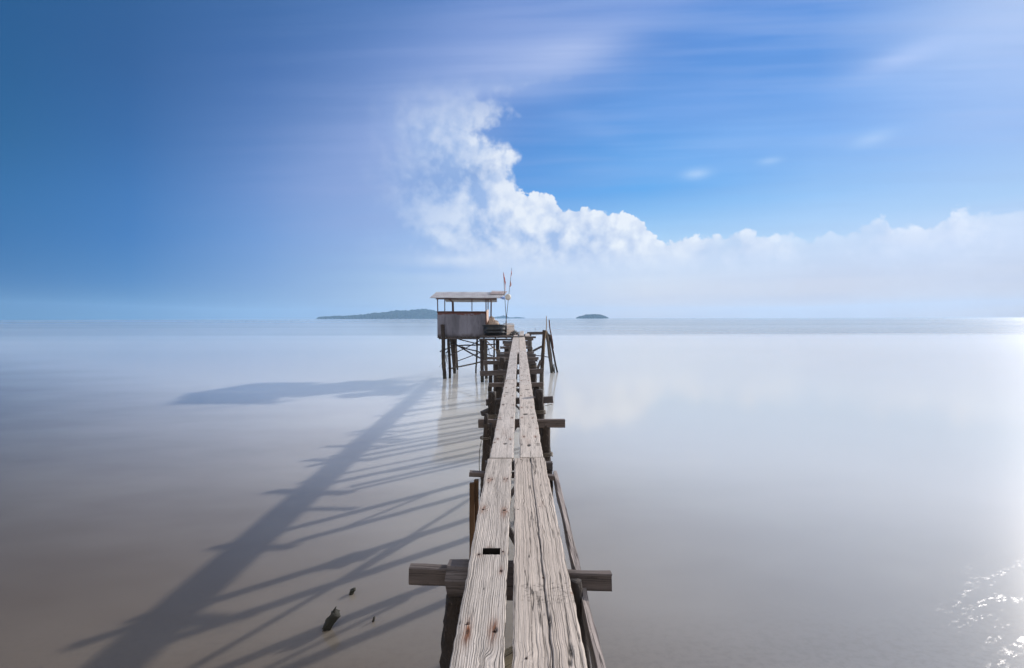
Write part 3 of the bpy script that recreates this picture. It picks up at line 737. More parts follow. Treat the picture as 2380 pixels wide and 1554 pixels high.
# bent 5
crossbeam(1134.6, 1261.5, 891, 890, 9.5, .09, 'beam', 10.2)
crossbeam(1155, 1248, 904, 904, 7, .07, 'beam_dark', 11.2)
post(-.46, 10.35, 2.0, -.50, 10.3, -.4, .075, .085); post(.40, 10.35, 2.0, .47, 10.3, -.4, .07, .085)
# bent 6
crossbeam(1115, 1262.5, 863, 858, 11.5, .09, 'beam', 12.45)
post(-.52, 12.58, 2.13, -.56, 12.5, -.4, .085, .095); post(.63, 12.6, 2.05, .62, 12.5, -.4, .055, .065, 'bark_grey'); post(.40, 12.7, 2.0, .42, 12.7, -.4, .07, .09)
post(-.80, 12.9, 2.0, -.82, 12.9, -.4, .055, .06)
# bent 7
crossbeam(1123, 1244, 839, 839, 9, .10, 'beam_dark', 14.65)
post(-.52, 14.5, 2.29, -.55, 14.5, -.4, .09, .10); post(.48, 14.8, 2.1, .50, 14.8, -.4, .08, .09); post(-.75, 14.9, 2.06, -.78, 14.8, -.4, .08, .085, 'bark_brown')
# bents 8 to 12
crossbeam(1132, 1251.7, 830.5, 831, 6, .10, 'beam', 15.9)
crossbeam(1202, 1249, 837, 837, 4, .08, 'beam_dark', 16.2)
crossbeam(1154, 1240, 835.5, 836, 8, .08, 'beam_dark', 16.4)
post(-.62, 16.1, 2.1, -.62, 16., -.4, .09, .10); post(.48, 16.2, 2.1, .52, 16.1, -.4, .085, .095)
crossbeam(1160, 1241, 818.8, 818.8, 4, .10, 'beam', 17.3)
crossbeam(1157, 1245, 823.5, 823.5, 7, .09, 'beam_dark', 17.5)
post(-.78, 17.7, 2.32, -.78, 17.6, -.4, .06, .07, 'bark_grey'); post(-.45, 17.7, 2.1, -.46, 17.6, -.4, .1, .11); post(.52, 17.6, 2.1, .54, 17.6, -.4, .075, .085, 'bark_brown')
crossbeam(1162, 1236, 806, 806, 5.5, .10, 'beam_dark', 20.)
post(-.55, 20.2, 2.2, -.55, 20.2, -.4, .1, .12); post(.55, 20.2, 2.25, .58, 20.2, -.4, .07, .085, 'bark_grey'); post(-.30, 20.6, 2.2, -.30, 20.6, -.4, .12, .12)
crossbeam(1168, 1232, 793, 793, 7, .10, 'beam_dark', 23.6)
crossbeam(1170, 1228, 800, 800, 5, .10, 'beam', 22.2)
post(-.60, 23.8, 2.3, -.60, 23.8, -.4, .11, .12); post(.58, 23.8, 2.35, .60, 23.8, -.4, .08, .09, 'bark_grey'); post(-.32, 22.3, 2.2, -.32, 22.3, -.4, .12, .12)
crossbeam(1188, 1245.5, 782.5, 782.5, 4.5, .12, 'beam', 26.2)
crossbeam(1188, 1239.5, 787, 787, 5, .10, 'beam_dark', 26.)
post(.66, 26.3, 2.42, .66, 26.3, -.4, .08, .09); post(-.2, 26.6, 2.35, -.2, 26.6, -.4, .1, .1)
post(.62, 30.2, 2.62, .64, 30.2, -.4, .08, .09); post(-.3, 30.2, 2.6, -.32, 30.2, -.4, .08, .09)
MB().timber((-.45, 29.6, 2.44), (.8, 29.6, 2.44), .1, .12).build('crossbeam', M['beam_dark'], J)
# braces between the posts, out of sight under the deck but throwing shadows
for p, q in [((-.46, 6.5, .5), (.42, 6.85, 1.75)), ((.42, 4.8, .35), (-.36, 4.95, 1.7)), ((-.53, 8.3, .55), (-.47, 6.6, 1.6)), ((.44, 8.3, 1.5), (.45, 10.3, .6)),
             ((-.5, 10.4, .5), (.42, 10.4, 1.7)), ((-.55, 12.6, 1.6), (.42, 12.7, .6)), ((.5, 14.9, .6), (-.5, 14.6, 1.7))]:
    brace(p, q, .04, .06)
# ropes
def rope_ring(c, r, turns, pitch, rr, parent, name='rope'):
    pts = [(c[0] + r * math.cos(t * .45), c[1] + r * math.sin(t * .45), c[2] + pitch * t / 14 + .006 * n1(t * .7, c[1])) for t in range(int(14 * turns))]
    MB().tube(pts, rr, 6).build(name, M['rope'], parent, True)
rope_ring((.41, 6.76, 1.50), .082, 3, .022, .010, J)
rope_ring((-.485, 6.58, 1.80), .075, 2, .022, .009, J)
for c_, r_ in [((-.49, 8.34, 1.72), .086), ((.39, 8.33, 1.80), .088), ((-.52, 12.58, 1.9), .098), ((.48, 14.8, 1.95), .094)]:
    rope_ring(c_, r_, 3, .024, .011, J)
pts = [(-.54, 6.52, 1.80), (-.565, 6.49, 1.66), (-.57, 6.47, 1.5), (-.565, 6.47, 1.36), (-.545, 6.48, 1.25), (-.53, 6.49, 1.18)]
MB().tube(pts, .005, 5).build('rope', M['rope'], J, True)
MB().tube([(.47, 8.3, 1.95), (.53, 8.27, 1.97), (.60, 8.24, 1.99)], .005, 5).build('rope', M['rope'], J, True)
# mooring frame at the right of the far end
post(1.53, 27.5, at(1264, 768, 27.5).z, 1.34, 27.4, -.4, .105, .115, 'bark_brown', .08, 'mooring_post', 'tall squared post of the side frame')
MB().timber(at(1230, 775.5, 27.5), at(1262, 775, 27.5), .10, .17).build('frame_beam', M['beam_dark'], J)
brace(at(1228, 822, 27.3), at(1259, 806, 27.4), .07, .12); brace(at(1230, 824, 27.5), at(1276, 831, 27.6), .04, .05)
brace(at(1249, 858, 27.2), at(1257, 838, 27.3), .10, .14)

def stake(name, label, cat, p, q, r0, r1, mat, group=None, bend=.06):
    root = thing(name, label, cat, (q[0], q[1], 0), group)
    MB().log(p, q, r0, r1, 10, 34, .12, bend).build('shaft', M[mat], root, True)
    return root
def zr(x, y, Y): return at((1240 + x / 8.633) * .9297, (780 + y / 8.633) * .9297, Y)
def sunk(p, Y, sx): q = Vector(p); q.z = -.4; q.x += sx; return q
G = 'logs and poles leaning by the side frame'
stake('leaning_log', 'thick grey log leaning outward beside the tall frame post', 'log', zr(1085, 430, 28.), sunk(zr(1182, 1318, 29.7), 29.7, .09), .085, .085, 'bark_grey', G)
stake('leaning_log', 'dark log leaning in the middle between the thick and the outermost ones', 'log', zr(1118, 480, 28.4), sunk(zr(1225, 1265, 30.4), 30.4, .07), .075, .065, 'bark', G)
stake('leaning_log', 'outermost thin dark log leaning right with its foot in the water', 'log', zr(1155, 500, 28.6), sunk(zr(1312, 1305, 29.9), 29.9, .09), .06, .055, 'bark', G)
stake('leaning_pole', 'reddish pole rising above the rightmost leaning logs', 'pole', zr(1145, 178, 28.2), zr(1232, 800, 28.7), .035, .04, 'rust_wood', G, .03)
stake('leaning_pole', 'tallest pale pole tied to the frame post, tip above the horizon', 'pole', zr(1094, 96, 27.25), zr(1032, 890, 27.25), .022, .032, 'bamboo', G, .05)
stake('leaning_log', 'short broken stump among the feet of the leaning logs', 'log', zr(1245, 1130, 29.5), sunk(zr(1253, 1320, 29.5), 29.5, .02), .03, .035, 'bark', G)
rt = thing('distant_stake', 'tiny lone stake standing far out in the water right of the jetty', 'stake', (5.0, 140., 0))
MB().log((5.0, 140, .55), (5.02, 140, -.5), .05, .06, 8, 8).build('shaft', M['bark'], rt, True)

# ------------------------------------------------------------------ the hut
def zh(x, y, Y): return at((1060 + x / 9.7125) * .9297, (720 + y / 9.7125) * .9297, Y)
def zs(x, y, Y): return at((1090 + x / 11.956) * .9297, (830 + y / 11.956) * .9297, Y)
HUT = thing('stilt_hut', 'small open fishing hut with a corrugated roof on log stilts', 'hut', (-3.4, 28.2, 0))
def wall_mat(name, grey, warm):
    m, nt, b = material(name)
    o = nt.n('ShaderNodeTexCoord').outputs['Object']; s = nt.n('ShaderNodeSeparateXYZ'); nt.put(s.inputs[0], nt.n('ShaderNodeNewGeometry').outputs['Position'])
    c = nt.mix(nt.rng(nt.noise(nt.v('MULTIPLY', o, (1.6, 1.6, .7)), 1., 5., .6), .35, .65), grey, tuple(x * 1.45 for x in grey))
    c = nt.mix(nt.rng(nt.noise(nt.v('MULTIPLY', o, (14, 14, 2.)), 1., 5., .65), .45, .75, 0., .6), c, tuple(x * .5 for x in grey))
    pale = nt.m('MULTIPLY', nt.rng(nt.noise(nt.v('MULTIPLY', o, (2.6, 2.6, .25)), 1., 2., .5), .52, .6), .5)
    c = nt.mix(pale, c, tuple(x * 1.9 for x in grey))
    top = nt.m('ADD', s.outputs[2], nt.m('MULTIPLY', nt.m('SUBTRACT', nt.noise(nt.v('MULTIPLY', o, (3.2, 3.2, 6.)), 1., 6., .7), .5), .55))
    c = nt.mix(nt.rng(top, 3.74, 3.80, 0., .85), c, warm)
    foot = nt.m('ADD', s.outputs[2], nt.m('MULTIPLY', nt.noise(nt.v('MULTIPLY', o, (4, 4, 1.5)), 1., 5., .6), .4))
    c = nt.mix(nt.rng(foot, 2.85, 2.65, 0., .55), c, (.05, .04, .035))
    nt.put(b.inputs['Base Color'], c); b.inputs['Roughness'].default_value = .9; b.inputs['Specular IOR Level'].default_value = .2
    return m
M['wall'] = wall_mat('weathered_plywood', (.135, .134, .16), (.14, .05, .037))
M['wall_side'] = plain('sunlit_tone_plywood', (.50, .37, .30), (.42, .30, .25), 3., .9)  # lit copy of the plywood, sunlight put into its colour
def panel(p00, p10, p11, p01, thick, mat, name, parent, nx=20, ny=12, warp=.012):
    p00, p10, p11, p01 = map(Vector, (p00, p10, p11, p01)); nrm = (p10 - p00).cross(p01 - p00).normalized()
    b = MB(); L = []
    for side in (0, 1):
        g = []
        for j in range(ny + 1):
            row = []
            for i in range(nx + 1):
                u, v = i / nx, j / ny
                p = (p00 * (1-u) + p10 * u) * (1-v) + (p01 * (1-u) + p11 * u) * v
                row.append(b.add(p + nrm * (warp * n1(u * 4, v * 3, thick * 90) - thick * side), (u, thick * side, v)))
            g.append(row)
        L.append(g)
    A, B_ = L
    for j in range(ny):
        for i in range(nx):
            b.f.append((A[j][i], A[j][i+1], A[j+1][i+1], A[j+1][i])); b.f.append((B_[j][i], B_[j+1][i], B_[j+1][i+1], B_[j][i+1]))
    for i in range(nx):
        b.f.append((A[0][i], B_[0][i], B_[0][i+1], A[0][i+1])); b.f.append((A[ny][i], A[ny][i+1], B_[ny][i+1], B_[ny][i]))
    for j in range(ny):
        b.f.append((A[j][0], A[j+1][0], B_[j+1][0], B_[j][0])); b.f.append((A[j][nx], B_[j][nx], B_[j+1][nx], A[j+1][nx]))
    return b.build(name, M[mat], parent)
FY = 26.8
xl, xr = -4.80, -1.935
panel((xl, FY, 2.46), (xr, FY, 2.46), (xr, FY, 3.95), (xl, FY, 3.96), .02, 'wall', 'wall', HUT)
panel((xr, FY + .06, 2.5), (xr, 29.2, 2.5), (xr, 29.2, 4.12), (xr, FY + .06, 3.98), .02, 'wall_side', 'wall', HUT, 12, 8).__setitem__('label', 'sunlit side wall of bare board')
panel((xl, 29.3, 2.5), (xl, FY + .06, 2.5), (xl, FY + .06, 3.95), (xl, 29.3, 3.3), .02, 'wall', 'wall', HUT, 12, 8)
MB().timber((xl - .02, FY - .035, 3.93), (xr + .02, FY - .035, 3.92), .05, .07).build('wall_rail', M['rust_wood'], HUT)
MB().timber((xr + .005, FY - .03, 2.5), (xr + .005, FY - .03, 4.7), .06, .06, (0, 1, 0)).build('corner_post', M['rust_wood'], HUT)
hut_posts = [((335, 560, FY + .05), (330, 255, FY - .05), .055), ((1165, 560, FY + .08), (1165, 270, FY), .05), ((505, 600, 29.2), (505, 250, 29.2), .055), ((705, 600, 30.6), (700, 340, 30.6), .13),
             ((1555, 560, 29.2), (1558, 255, 29.2), .06), ((1625, 790, 31.5), (1632, 300, 31.5), .09)]
for p, q, t in hut_posts:
    MB().timber(zh(*p), zh(*q), t, t, (0, 1, 0)).build('roof_post', M['rust_wood'], HUT)
MB().timber(zh(600, 255, 29.6), zh(710, 360, 30.5), .07, .07).build('roof_brace', M['rust_wood'], HUT)
MB().timber(zh(1600, 260, 29.6), zh(1640, 350, 31.4), .06, .06).build('roof_brace', M['rust_wood'], HUT)
MB().timber(zh(290, 262, 26.75), zh(1760, 270, 26.75), .07, .08).build('roof_plate', M['rust_wood'], HUT)
# corrugated sheets: real waves, running from eave to ridge
def roof_mat(name, ca, cb, rustc, amt, metal):
    m, nt, b = material(name)
    o = nt.n('ShaderNodeTexCoord').outputs['Object']
    c = nt.mix(nt.rng(nt.noise(o, 2.2, 5., .6), .35, .7), ca, cb)
    c = nt.mix(nt.rng(nt.noise(nt.v('MULTIPLY', o, (3, 1, 1)), 1.6, 6., .7), .52, .72, 0., amt), c, rustc)
    nt.put(b.inputs['Base Color'], c); b.inputs['Roughness'].default_value = .6; b.inputs['Metallic'].default_value = metal
    return m
M['tin'] = roof_mat('pale_corrugated_sheet', (.38, .37, .38), (.23, .22, .225), (.20, .12, .09), .7, .0)
M['tin_dark'] = roof_mat('rusty_corrugated_sheet', (.33, .26, .24), (.22, .16, .14), (.13, .06, .045), .8, .0)
M['tin_rear'] = roof_mat('grey_corrugated_sheet', (.24, .22, .21), (.15, .14, .135), (.12, .06, .045), .5, .0)
def corrugated(a, b_, c, d, mat, name, per=.115, amp=.03, ph=0.):
    """a-b the eave, d-c the ridge"""
    a, b_, c, d = map(Vector, (a, b_, c, d)); W = (b_ - a).length; nu = int(W / per * 8); nv = 8
    nr = (b_ - a).cross(d - a).normalized(); mb = MB(); gs = []
    for side in (0, 1):
        g = []
        for j in range(nv + 1):
            row = []
            for i in range(nu + 1):
                u, v = i / nu, j / nv
                p = (a * (1-u) + b_ * u) * (1-v) + (d * (1-u) + c * u) * v
                q = amp * math.sin(2 * math.pi * u * W / per + ph) + .02 * n1(u * 5, v * 2.5, W)
                if j == 0: p = p + (a - d).normalized() * .03 * n1(math.floor(u * 4.99) * 3.3, W)
                row.append(mb.add(p + nr * (q - .003 * side), (u, v, 0)))
            g.append(row)
        gs.append(g)
    A, B_ = gs
    for j in range(nv):
        for i in range(nu):
            mb.f.append((A[j][i], A[j][i+1], A[j+1][i+1], A[j+1][i])); mb.f.append((B_[j][i], B_[j+1][i], B_[j+1][i+1], B_[j][i+1]))
    for i in range(nu):
        mb.f.append((A[0][i], B_[0][i], B_[0][i+1], A[0][i+1])); mb.f.append((A[nv][i], A[nv][i+1], B_[nv][i+1], B_[nv][i]))
    for j in range(nv):
        mb.f.append((A[j][0], A[j+1][0], B_[j+1][0], B_[j][0])); mb.f.append((A[j][nu], B_[j][nu], B_[j+1][nu], A[j+1][nu]))
    return mb.build(name, M[mat], HUT, True)
roof = corrugated(zh(132, 246, 26.2), zh(1880, 256, 26.2), zh(2010, 104, 30.2), zh(300, 100, 30.2), 'tin', 'roof_sheet', .115, .030)
corrugated(zh(1600, 176, 28.0) + Vector((0, 0, .05)), zh(1965, 186, 28.0) + Vector((0, 0, .05)), zh(2030, 100, 30.25) + Vector((0, 0, .05)), zh(1660, 96, 30.25) + Vector((0, 0, .05)), 'tin_dark', 'roof_sheet', .115, .026).__setitem__('label', 'rusty patch sheet on the roof corner')
corrugated(zh(1775, 348, 32.6), zh(540, 340, 32.6), zh(430, 110, 30.3), zh(1760, 110, 30.3), 'tin_rear', 'roof_sheet', .115, .022).__setitem__('label', 'dark rear roof slope')
# floor
for k in range(13):
    x = -4.75 + k * .235
    MB().timber((x, FY - .12, 2.43), (x, 29.8, 2.43), .05, .085, wob=.004).build('floor_joist', M['beam_dark'], HUT)
MB().timber(zs(85, 195, 26.65), zs(1300, 200, 26.65), .10, .10).build('floor_beam', M['beam_dark'], HUT)
MB().timber(zs(1290, 225, 25.2), zh(2175, 1262, 25.2), .10, .10).build('floor_beam', M['beam_dark'], HUT)
MB().timber((-4.7, 29.2, 2.33), (-.3, 29.2, 2.33), .10, .10).build('floor_beam', M['beam_dark'], HUT)
panel((-4.8, 26.85, 2.50), (-1.95, 26.85, 2.50), (-1.95, 29.6, 2.50), (-4.8, 29.6, 2.50), .03, 'beam_dark', 'floor', HUT, 10, 6)
for k in range(9):
    y = 25.0 + k * .36
    MB().timber((-2.12 + .03 * n1(k * 3.1), y, 2.555), (-.42 + .05 * n1(k * 2.3, 5.), y, 2.555), .33, .035, (0, 0, 1)).build('floor_board', M['beam'], HUT)
for x in (-1.95, -1.3, -.7):
    MB().timber((x, 25.05, 2.48), (x, 28.6, 2.48), .07, .11).build('floor_joist', M['beam_dark'], HUT)
# stilts
def stilt(p, q, r0, r1, mat='bark', lbl=None):
    a = Vector(p); c = Vector(q); d = (c - a) / (c.z - a.z); c2 = c + d * (-.4 - c.z)
    MB().log(a, c2, r0, r1, 14, None, .14, .05).build('stilt', M[mat], HUT, True, lbl)
def foot(x, y): Y = F * H / ((830 + y / 11.956) * .9297 - 740); return zs(x, y, Y)
stilt(zh(445, 890, 26.55), foot(265, 1400), .115, .105, 'bark', 'dark stilt whose top stands against the wall')
stilt(zs(378, 200, 26.8), foot(412, 1385), .085, .075)
stilt(zs(515, 190, 28.8), foot(548, 1240), .20, .075, 'bark_brown')
stilt(zs(585, 190, 28.9), foot(632, 1130), .09, .06, 'bark_brown')
stilt(zs(1240, 190, 28.6), foot(1185, 1240), .06, .048)
stilt(zs(1370, 215, 25.6), foot(1372, 1500), .13, .085)
stilt(zs(1455, 215, 26.3), foot(1503, 1400), .12, .08, 'bark_grey')
stilt(zs(1735, 215, 29.0), zs(1735, 1250, 29.), .055, .055)
stilt(zs(1850, 225, 27.6), zs(1850, 1330, 27.6), .11, .11, 'bark_brown')
for a, c, t, mt in [((640, 220, 28.9), (1300, 385, 28.6), .07, 'beam_dark'), ((430, 690, 27.2), (1310, 265, 28.7), .06, 'beam_dark'), ((600, 420, 29.), (1800, 372, 29.), .085, 'beam_dark'), ((560, 370, 28.7), (1350, 815, 26.3), .10, 'beam_dark'),
                    ((760, 440, 29.1), (1720, 730, 29.1), .08, 'beam_dark'), ((640, 872, 28.9), (1720, 470, 29.1), .055, 'beam_dark'), ((425, 1100, 27.), (1345, 905, 25.6), .085, 'bark_grey'), ((120, 592, 26.5), (480, 440, 28.6), .075, 'beam_dark'),
                    ((1505, 255, 25.4), (1905, 690, 25.4), .06, 'bamboo'), ((1530, 400, 27.), (1640, 760, 27.), .03, 'beam_dark'), ((290, 640, 26.9), (360, 560, 26.9), .07, 'beam_dark'), ((410, 370, 27.), (520, 375, 28.8), .06, 'beam_dark')]:
    MB().log(zs(*a), zs(*c), t * .5, t * .45, 8, 24, .1, .05).build('brace', M[mt], HUT, True)
# hanging scrap of net on the left stilts
q = random.Random(4)
b = MB()
for k in range(16):
    p = zs(q.uniform(265, 330), q.uniform(640, 720), 26.45); pts = [p]
    for i in range(7):
        p = p + Vector((q.uniform(-.09, .06), q.uniform(-.04, .04), -q.uniform(.05, .16))); pts.append(p)
    b.tube(pts, .007, 4)
nt_o = b.build('net_scrap', M['rope'], None, True); tag(nt_o, 'ragged scrap of net hanging on the front left stilt', 'net')

# ------------------------------------------------------------------ things on and beside the platform
m, nt, bs = material('black_tub_plastic'); M['tub'] = m
o = nt.n('ShaderNodeTexCoord').outputs['Object']
nt.put(bs.inputs['Base Color'], nt.mix(nt.rng(nt.noise(nt.v('MULTIPLY', o, (2, 2, 7)), 1.5, 6., .7), .5, .75), (.006, .009, .013), (.025, .03, .036)))
nt.put(bs.inputs['Roughness'], nt.rng(nt.noise(o, 5., 4.), .3, .7, .3, .5))
TX, TY, TZ = -1.395, 25.85, 2.575
T = thing('plastic_tub', 'big round black plastic tub beside the hut wall', 'tub', (TX, TY, TZ))
def lathe(c, prof, n=48):
    b = MB(); rows = [[b.add((c[0] + r * math.cos(6.28319*j/n), c[1] + r * math.sin(6.28319*j/n), c[2] + z), (0, 0, 0)) for j in range(n)] for r, z in prof]
    for i in range(len(rows) - 1):
        for j in range(n): b.f.append((rows[i][j], rows[i][(j+1) % n], rows[i+1][(j+1) % n], rows[i+1][j]))
    return b
prof = [(.001, .01), (.50, .01), (.575, .0), (.60, .03), (.605, .14), (.622, .155), (.622, .18), (.612, .20), (.628, .32), (.645, .335), (.645, .36), (.634, .38), (.655, .53), (.66, .575)]
body = lathe((TX, TY, TZ), prof + [(.63, .575), (.60, .2), (.57, .06), (.001, .05)]); body.build('body', M['tub'], T, True)
lathe((TX, TY, TZ), [(.655, .55), (.70, .55), (.712, .565), (.712, .59), (.70, .605), (.63, .605), (.625, .585)]).build('rim', M['tub'], T, True)
# heap of pale net behind the tub
m, nt, bs = material('pale_nylon_net'); M['net'] = m
o = nt.n('ShaderNodeTexCoord').outputs['Object']
nt.put(bs.inputs['Base Color'], nt.mix(nt.rng(nt.noise(o, 14., 7., .75), .35, .65), (.66, .53, .42), (.42, .32, .25)))
bs.inputs['Roughness'].default_value = .95
bp = nt.n('ShaderNodeBump'); bp.inputs['Distance'].default_value = .04; nt.put(bp.inputs['Height'], nt.noise(o, 22., 7., .8)); nt.put(bs.inputs['Normal'], bp.outputs[0])
b = MB(); nx, ny = 40, 26; g = []
for i in range(nx + 1):
    row = []
    for j in range(ny + 1):
        u, v = i / nx * 2 - 1, j / ny * 2 - 1
        hh = .88 * max(0., 1 - u * u) ** .45 * max(0., 1 - v * v) ** .6 * (1 - .30 * u) * (1 + .28 * n1(u * 3, v * 3, 1.) + .22 * n1(u * 8, v * 8, 2.) + .16 * n1(u * 19, v * 17, 3.))
        row.append(b.add((-1.48 + u * .50, 27.55 + v * .6, 2.58 + hh), (0, 0, 0)))
    g.append(row)
for i in range(nx):
    for j in range(ny): b.f.append((g[i][j], g[i+1][j], g[i+1][j+1], g[i][j+1]))
base_face = [g[i][0] for i in range(nx + 1)] + [g[nx][j] for j in range(1, ny + 1)] + [g[i][ny] for i in range(nx - 1, -1, -1)] + [g[0][j] for j in range(ny - 1, 0, -1)]
b.f.append(tuple(reversed(base_face)))
q = random.Random(8)
for k in range(60):
    u, v = q.uniform(-.7, .8), q.uniform(-.7, .6); p = Vector((-1.50 + u * .42, 27.55 + v * .6, 2.58 + .80 * (1 - u * u) ** .7 * (1 - v * v) ** .7)); pts = [p]
    for i in range(5): p = p + Vector((q.uniform(-.05, .06), q.uniform(-.05, .05), q.uniform(-.035, .035))); pts.append(p)
    b.tube(pts, .008, 4)
tag(b.build('fishing_net', M['net'], None, True), 'pale beige heap of fishing net behind the black tub', 'net')
# crate
M['crate'] = wood('sun_bleached_crate_wood', (.62, .55, .50), (.50, .42, .38), groove=.4, crack=.5)
CR = thing('wooden_crate', 'bleached slatted crate standing right of the black tub', 'crate', (-.60, 26.3, 2.575))
ca = R(-38); ex, ey = Vector((math.cos(ca), math.sin(ca), 0)), Vector((-math.sin(ca), math.cos(ca), 0)); c0 = Vector((-.60, 26.15, 2.575))
hw, hd = .15, .34
for sgn in (-1, 1):
    for k in range(4):
        z = .08 + k * .155
        MB().timber(c0 + ex * sgn * hw - ey * hd + Vector((0, 0, z)), c0 + ex * sgn * hw + ey * hd + Vector((0, 0, z)), .02, .13).build('slat', M['crate'], CR)
        MB().timber(c0 + ey * sgn * hd - ex * (hw - .02) + Vector((0, 0, z)), c0 + ey * sgn * hd + ex * (hw - .02) + Vector((0, 0, z)), .02, .13).build('slat', M['beam_dark'], CR)  # darker wood on these sides stands in for their shade
MB().timber(c0 - ey * hd * .95 + Vector((0, 0, .66)), c0 + ey * hd * .95 + Vector((0, 0, .67)), hw * 1.9, .025).build('lid', M['crate'], CR)
# tangle of dark rope and floats
M['dark_rope'] = plain('tarred_rope', (.03, .028, .027), (.10, .09, .085), 30., .8)
M['white_float'] = plain('white_foam_float', (.75, .74, .72), (.55, .53, .5), 12., .8)
RH = thing('rope_heap', 'tangled heap of dark rope and white floats by the crate', 'rope heap', (-.33, 26.2, 2.58))
q = random.Random(21); b = MB()
for k in range(34):
    c = Vector((-.33 + q.gauss(0, .10), 26.2 + q.gauss(0, .2), 2.60)); r0 = q.uniform(.05, .14); ph = q.uniform(0, 6); tz = q.uniform(.02, .26)
    pts = [c + Vector((r0 * math.cos(ph + t * .7), r0 * 1.2 * math.sin(ph + t * .7), tz * (.5 + .5 * math.sin(t * .9 + ph)))) for t in range(9)]
    b.tube(pts, q.uniform(.008, .016), 5)
b.build('coil', M['dark_rope'], RH, True)
for x, y, z, r in [(-.42, 26.0, 2.66, .05), (-.22, 26.15, 2.64, .045), (-.47, 26.35, 2.74, .05), (-.30, 26.5, 2.78, .045), (-.14, 26.45, 2.66, .04), (-.38, 26.6, 2.86, .05), (-.24, 26.8, 2.85, .04)]:
    MB().ball((x, y, z), r, 7, 10, .7, .3, x * 40).build('float', M['white_float'], RH, True)
# marker poles with flags
M['flag'] = plain('faded_red_flag', (.60, .10, .07), (.62, .30, .25), 7., .85)
M['flag_pale'] = plain('pale_torn_flag', (.62, .50, .48), (.6, .28, .24), 9., .85)
M['ball'] = plain('scuffed_white_buoy', (.72, .68, .62), (.48, .44, .38), 5., .55)
M['pole_dark'] = plain('dark_thin_pole', (.09, .075, .065), (.05, .04, .035), 12., .8)
def r1p(x, y, Y): return at((1050 + x / 5.18) * .9297, (660 + y / 5.18) * .9297, Y)
def flag(parent, p, q, wid, mat, seed, side=1):
    p, q = Vector(p), Vector(q); b = MB(); n = 22; g = []
    for i in range(n + 1):
        t = i / n; c = p.lerp(q, t); row = []
        wd = wid * (math.sin(math.pi * min(1, t * 1.05 + .06)) ** .6) * (.75 + .5 * n1(t * 5, seed))
        for j in range(6):
            u = j / 5
            row.append(b.add(c + Vector((side * wd * u, .05 * math.sin(u * 5 + t * 6 + seed) * u, -.10 * u * u + .03 * n1(t * 7, u * 4, seed))), (0, 0, 0)))
        g.append(row)
    m_ = len(b.v)
    for i in range(n):
        for j in range(5): b.f.append((g[i][j], g[i][j+1], g[i+1][j+1], g[i+1][j]))
    o = b.build('flag', M[mat], parent, True)
    s = o.modifiers.new('thick', 'SOLIDIFY'); s.thickness = .006
    return o
b1, t1 = Vector((-.85, 27., 2.57)), r1p(1189, 56, 27.)
MP = thing('marker_pole', 'marker pole with a red tip and a white ball float', 'marker pole', b1, 'flag poles by the tub')
MB().tube([b1.lerp(t1, k / 12) + Vector((.012 * n1(k * .8), .01 * n1(k * .8, 4.), 0)) for k in range(13)], [.022 - .001 * k for k in range(13)], 7).build('pole', M['pole_dark'], MP, True)
flag(MP, r1p(1184, 85, 27.), r1p(1176, 155, 27.), .05, 'flag', 2.)
flag(MP, r1p(1172, 215, 27.), r1p(1160, 295, 27.), .10, 'flag_pale', 6.)
MB().ball(r1p(1141, 432, 26.9), .178, 14, 22, 1.05, .06, 2.).build('float', M['ball'], MP, True)
b2, t2 = Vector((-.70, 27.15, 2.57)), r1p(1080, 108, 27.1)
MP2 = thing('marker_pole', 'leaning pole with a long furled red flag and no float', 'marker pole', b2, 'flag poles by the tub')
MB().tube([b2.lerp(t2, k / 12) + Vector((.012 * n1(k * .7, 9.), .01 * n1(k * .8, 14.), 0)) for k in range(13)], [.022 - .001 * k for k in range(13)], 7).build('pole', M['pole_dark'], MP2, True)
flag(MP2, r1p(1081, 112, 27.08), r1p(1103, 330, 27.08), .10, 'flag', 9.)
flag(MP2, r1p(1095, 230, 27.06), r1p(1104, 350, 27.06), .05, 'flag_pale', 12.)
M['blue'] = plain('blue_cloth', (.16, .26, .55), (.30, .42, .68), 9., .9)
b = MB(); c = r1p(1080, 446, 26.1)
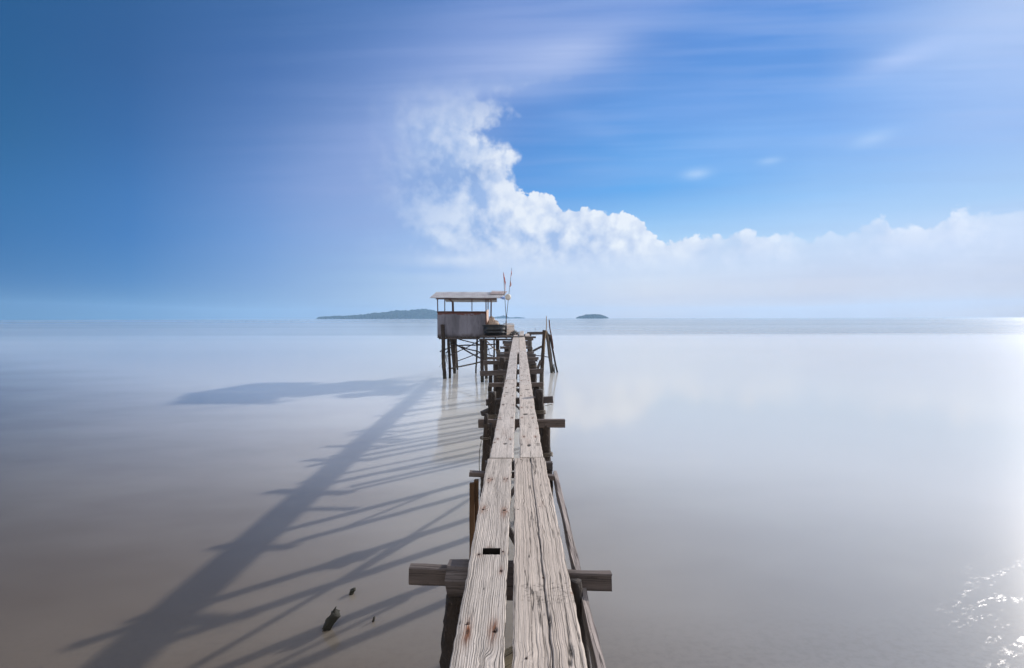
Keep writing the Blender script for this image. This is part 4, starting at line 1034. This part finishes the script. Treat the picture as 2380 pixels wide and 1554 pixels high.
b.ball(c, .10, 9, 12, .75, .7, 5.); b.ball(c + Vector((-.11, .02, .03)), .06, 7, 10, .7, .7, 9.)
tag(b.build('blue_rag', M['blue'], None, True), 'crumpled blue rag hanging at the right roof corner', 'rag')

# ------------------------------------------------------------------ stumps in the shallows
def z8(x, y): return on_water((780 + x / 9.71) * .9297, (1440 + y / 9.71) * .9297)
M['stump'] = bark('wet_stump', (.05, .042, .034), (.018, .016, .014), (.28, .24, .2), 1.)
G = 'stumps poking out of the shallow water'
s0 = z8(330, 1260); top = at((780 + 575 / 9.71) * .9297, (1440 + 880 / 9.71) * .9297, s0.y - .02)
S1 = thing('stump', 'largest jagged dark stump leaning out of the shallow water', 'stump', s0, G)
b = MB(); b.log(s0 + (s0 - top) * .6, top, .055, .048, 14, 18, .5, .03); tp = top + Vector((-.01, 0, .065))
b.log(top - Vector((.03, 0, .02)), tp, .03, .006, 8, 6, .4, .01); b.build('wood', M['stump'], S1, True)
s0 = z8(930, 440)
S2 = thing('stump', 'small knobbly stump near the shadow of the posts', 'stump', s0, G)
b = MB(); b.log(s0 - Vector((0, 0, .1)), s0 + Vector((.012, 0, .06)), .035, .025, 12, 10, .5, .02); b.ball(s0 + Vector((.03, .01, .05)), .024, 8, 10, 1., .7, 3.); b.build('wood', M['stump'], S2, True)
s0 = z8(1425, 1105)
S3 = thing('stump', 'tiny pale peg catching the sun nearest the jetty', 'stump', s0, G)
b = MB(); b.log(s0 - Vector((.01, 0, .1)), s0 + Vector((.035, 0, .055)), .014, .013, 10, 8, .3, .005); b.build('wood', M['bark_grey'], S3, True)

# ------------------------------------------------------------------ render settings
vs = scene.view_settings
vs.view_transform = 'Standard'; vs.look = 'None'; vs.exposure = EXPO; vs.gamma = 1; vs.use_curve_mapping = False
c = scene.cycles
c.use_denoising = True
try: c.denoiser = 'OPENIMAGEDENOISE'
except Exception: pass
c.max_bounces = 6; c.diffuse_bounces = 3; c.glossy_bounces = 3; c.volume_bounces = 1; c.transparent_max_bounces = 6
c.sample_clamp_indirect = 6
c.caustics_reflective = False; c.caustics_refractive = False
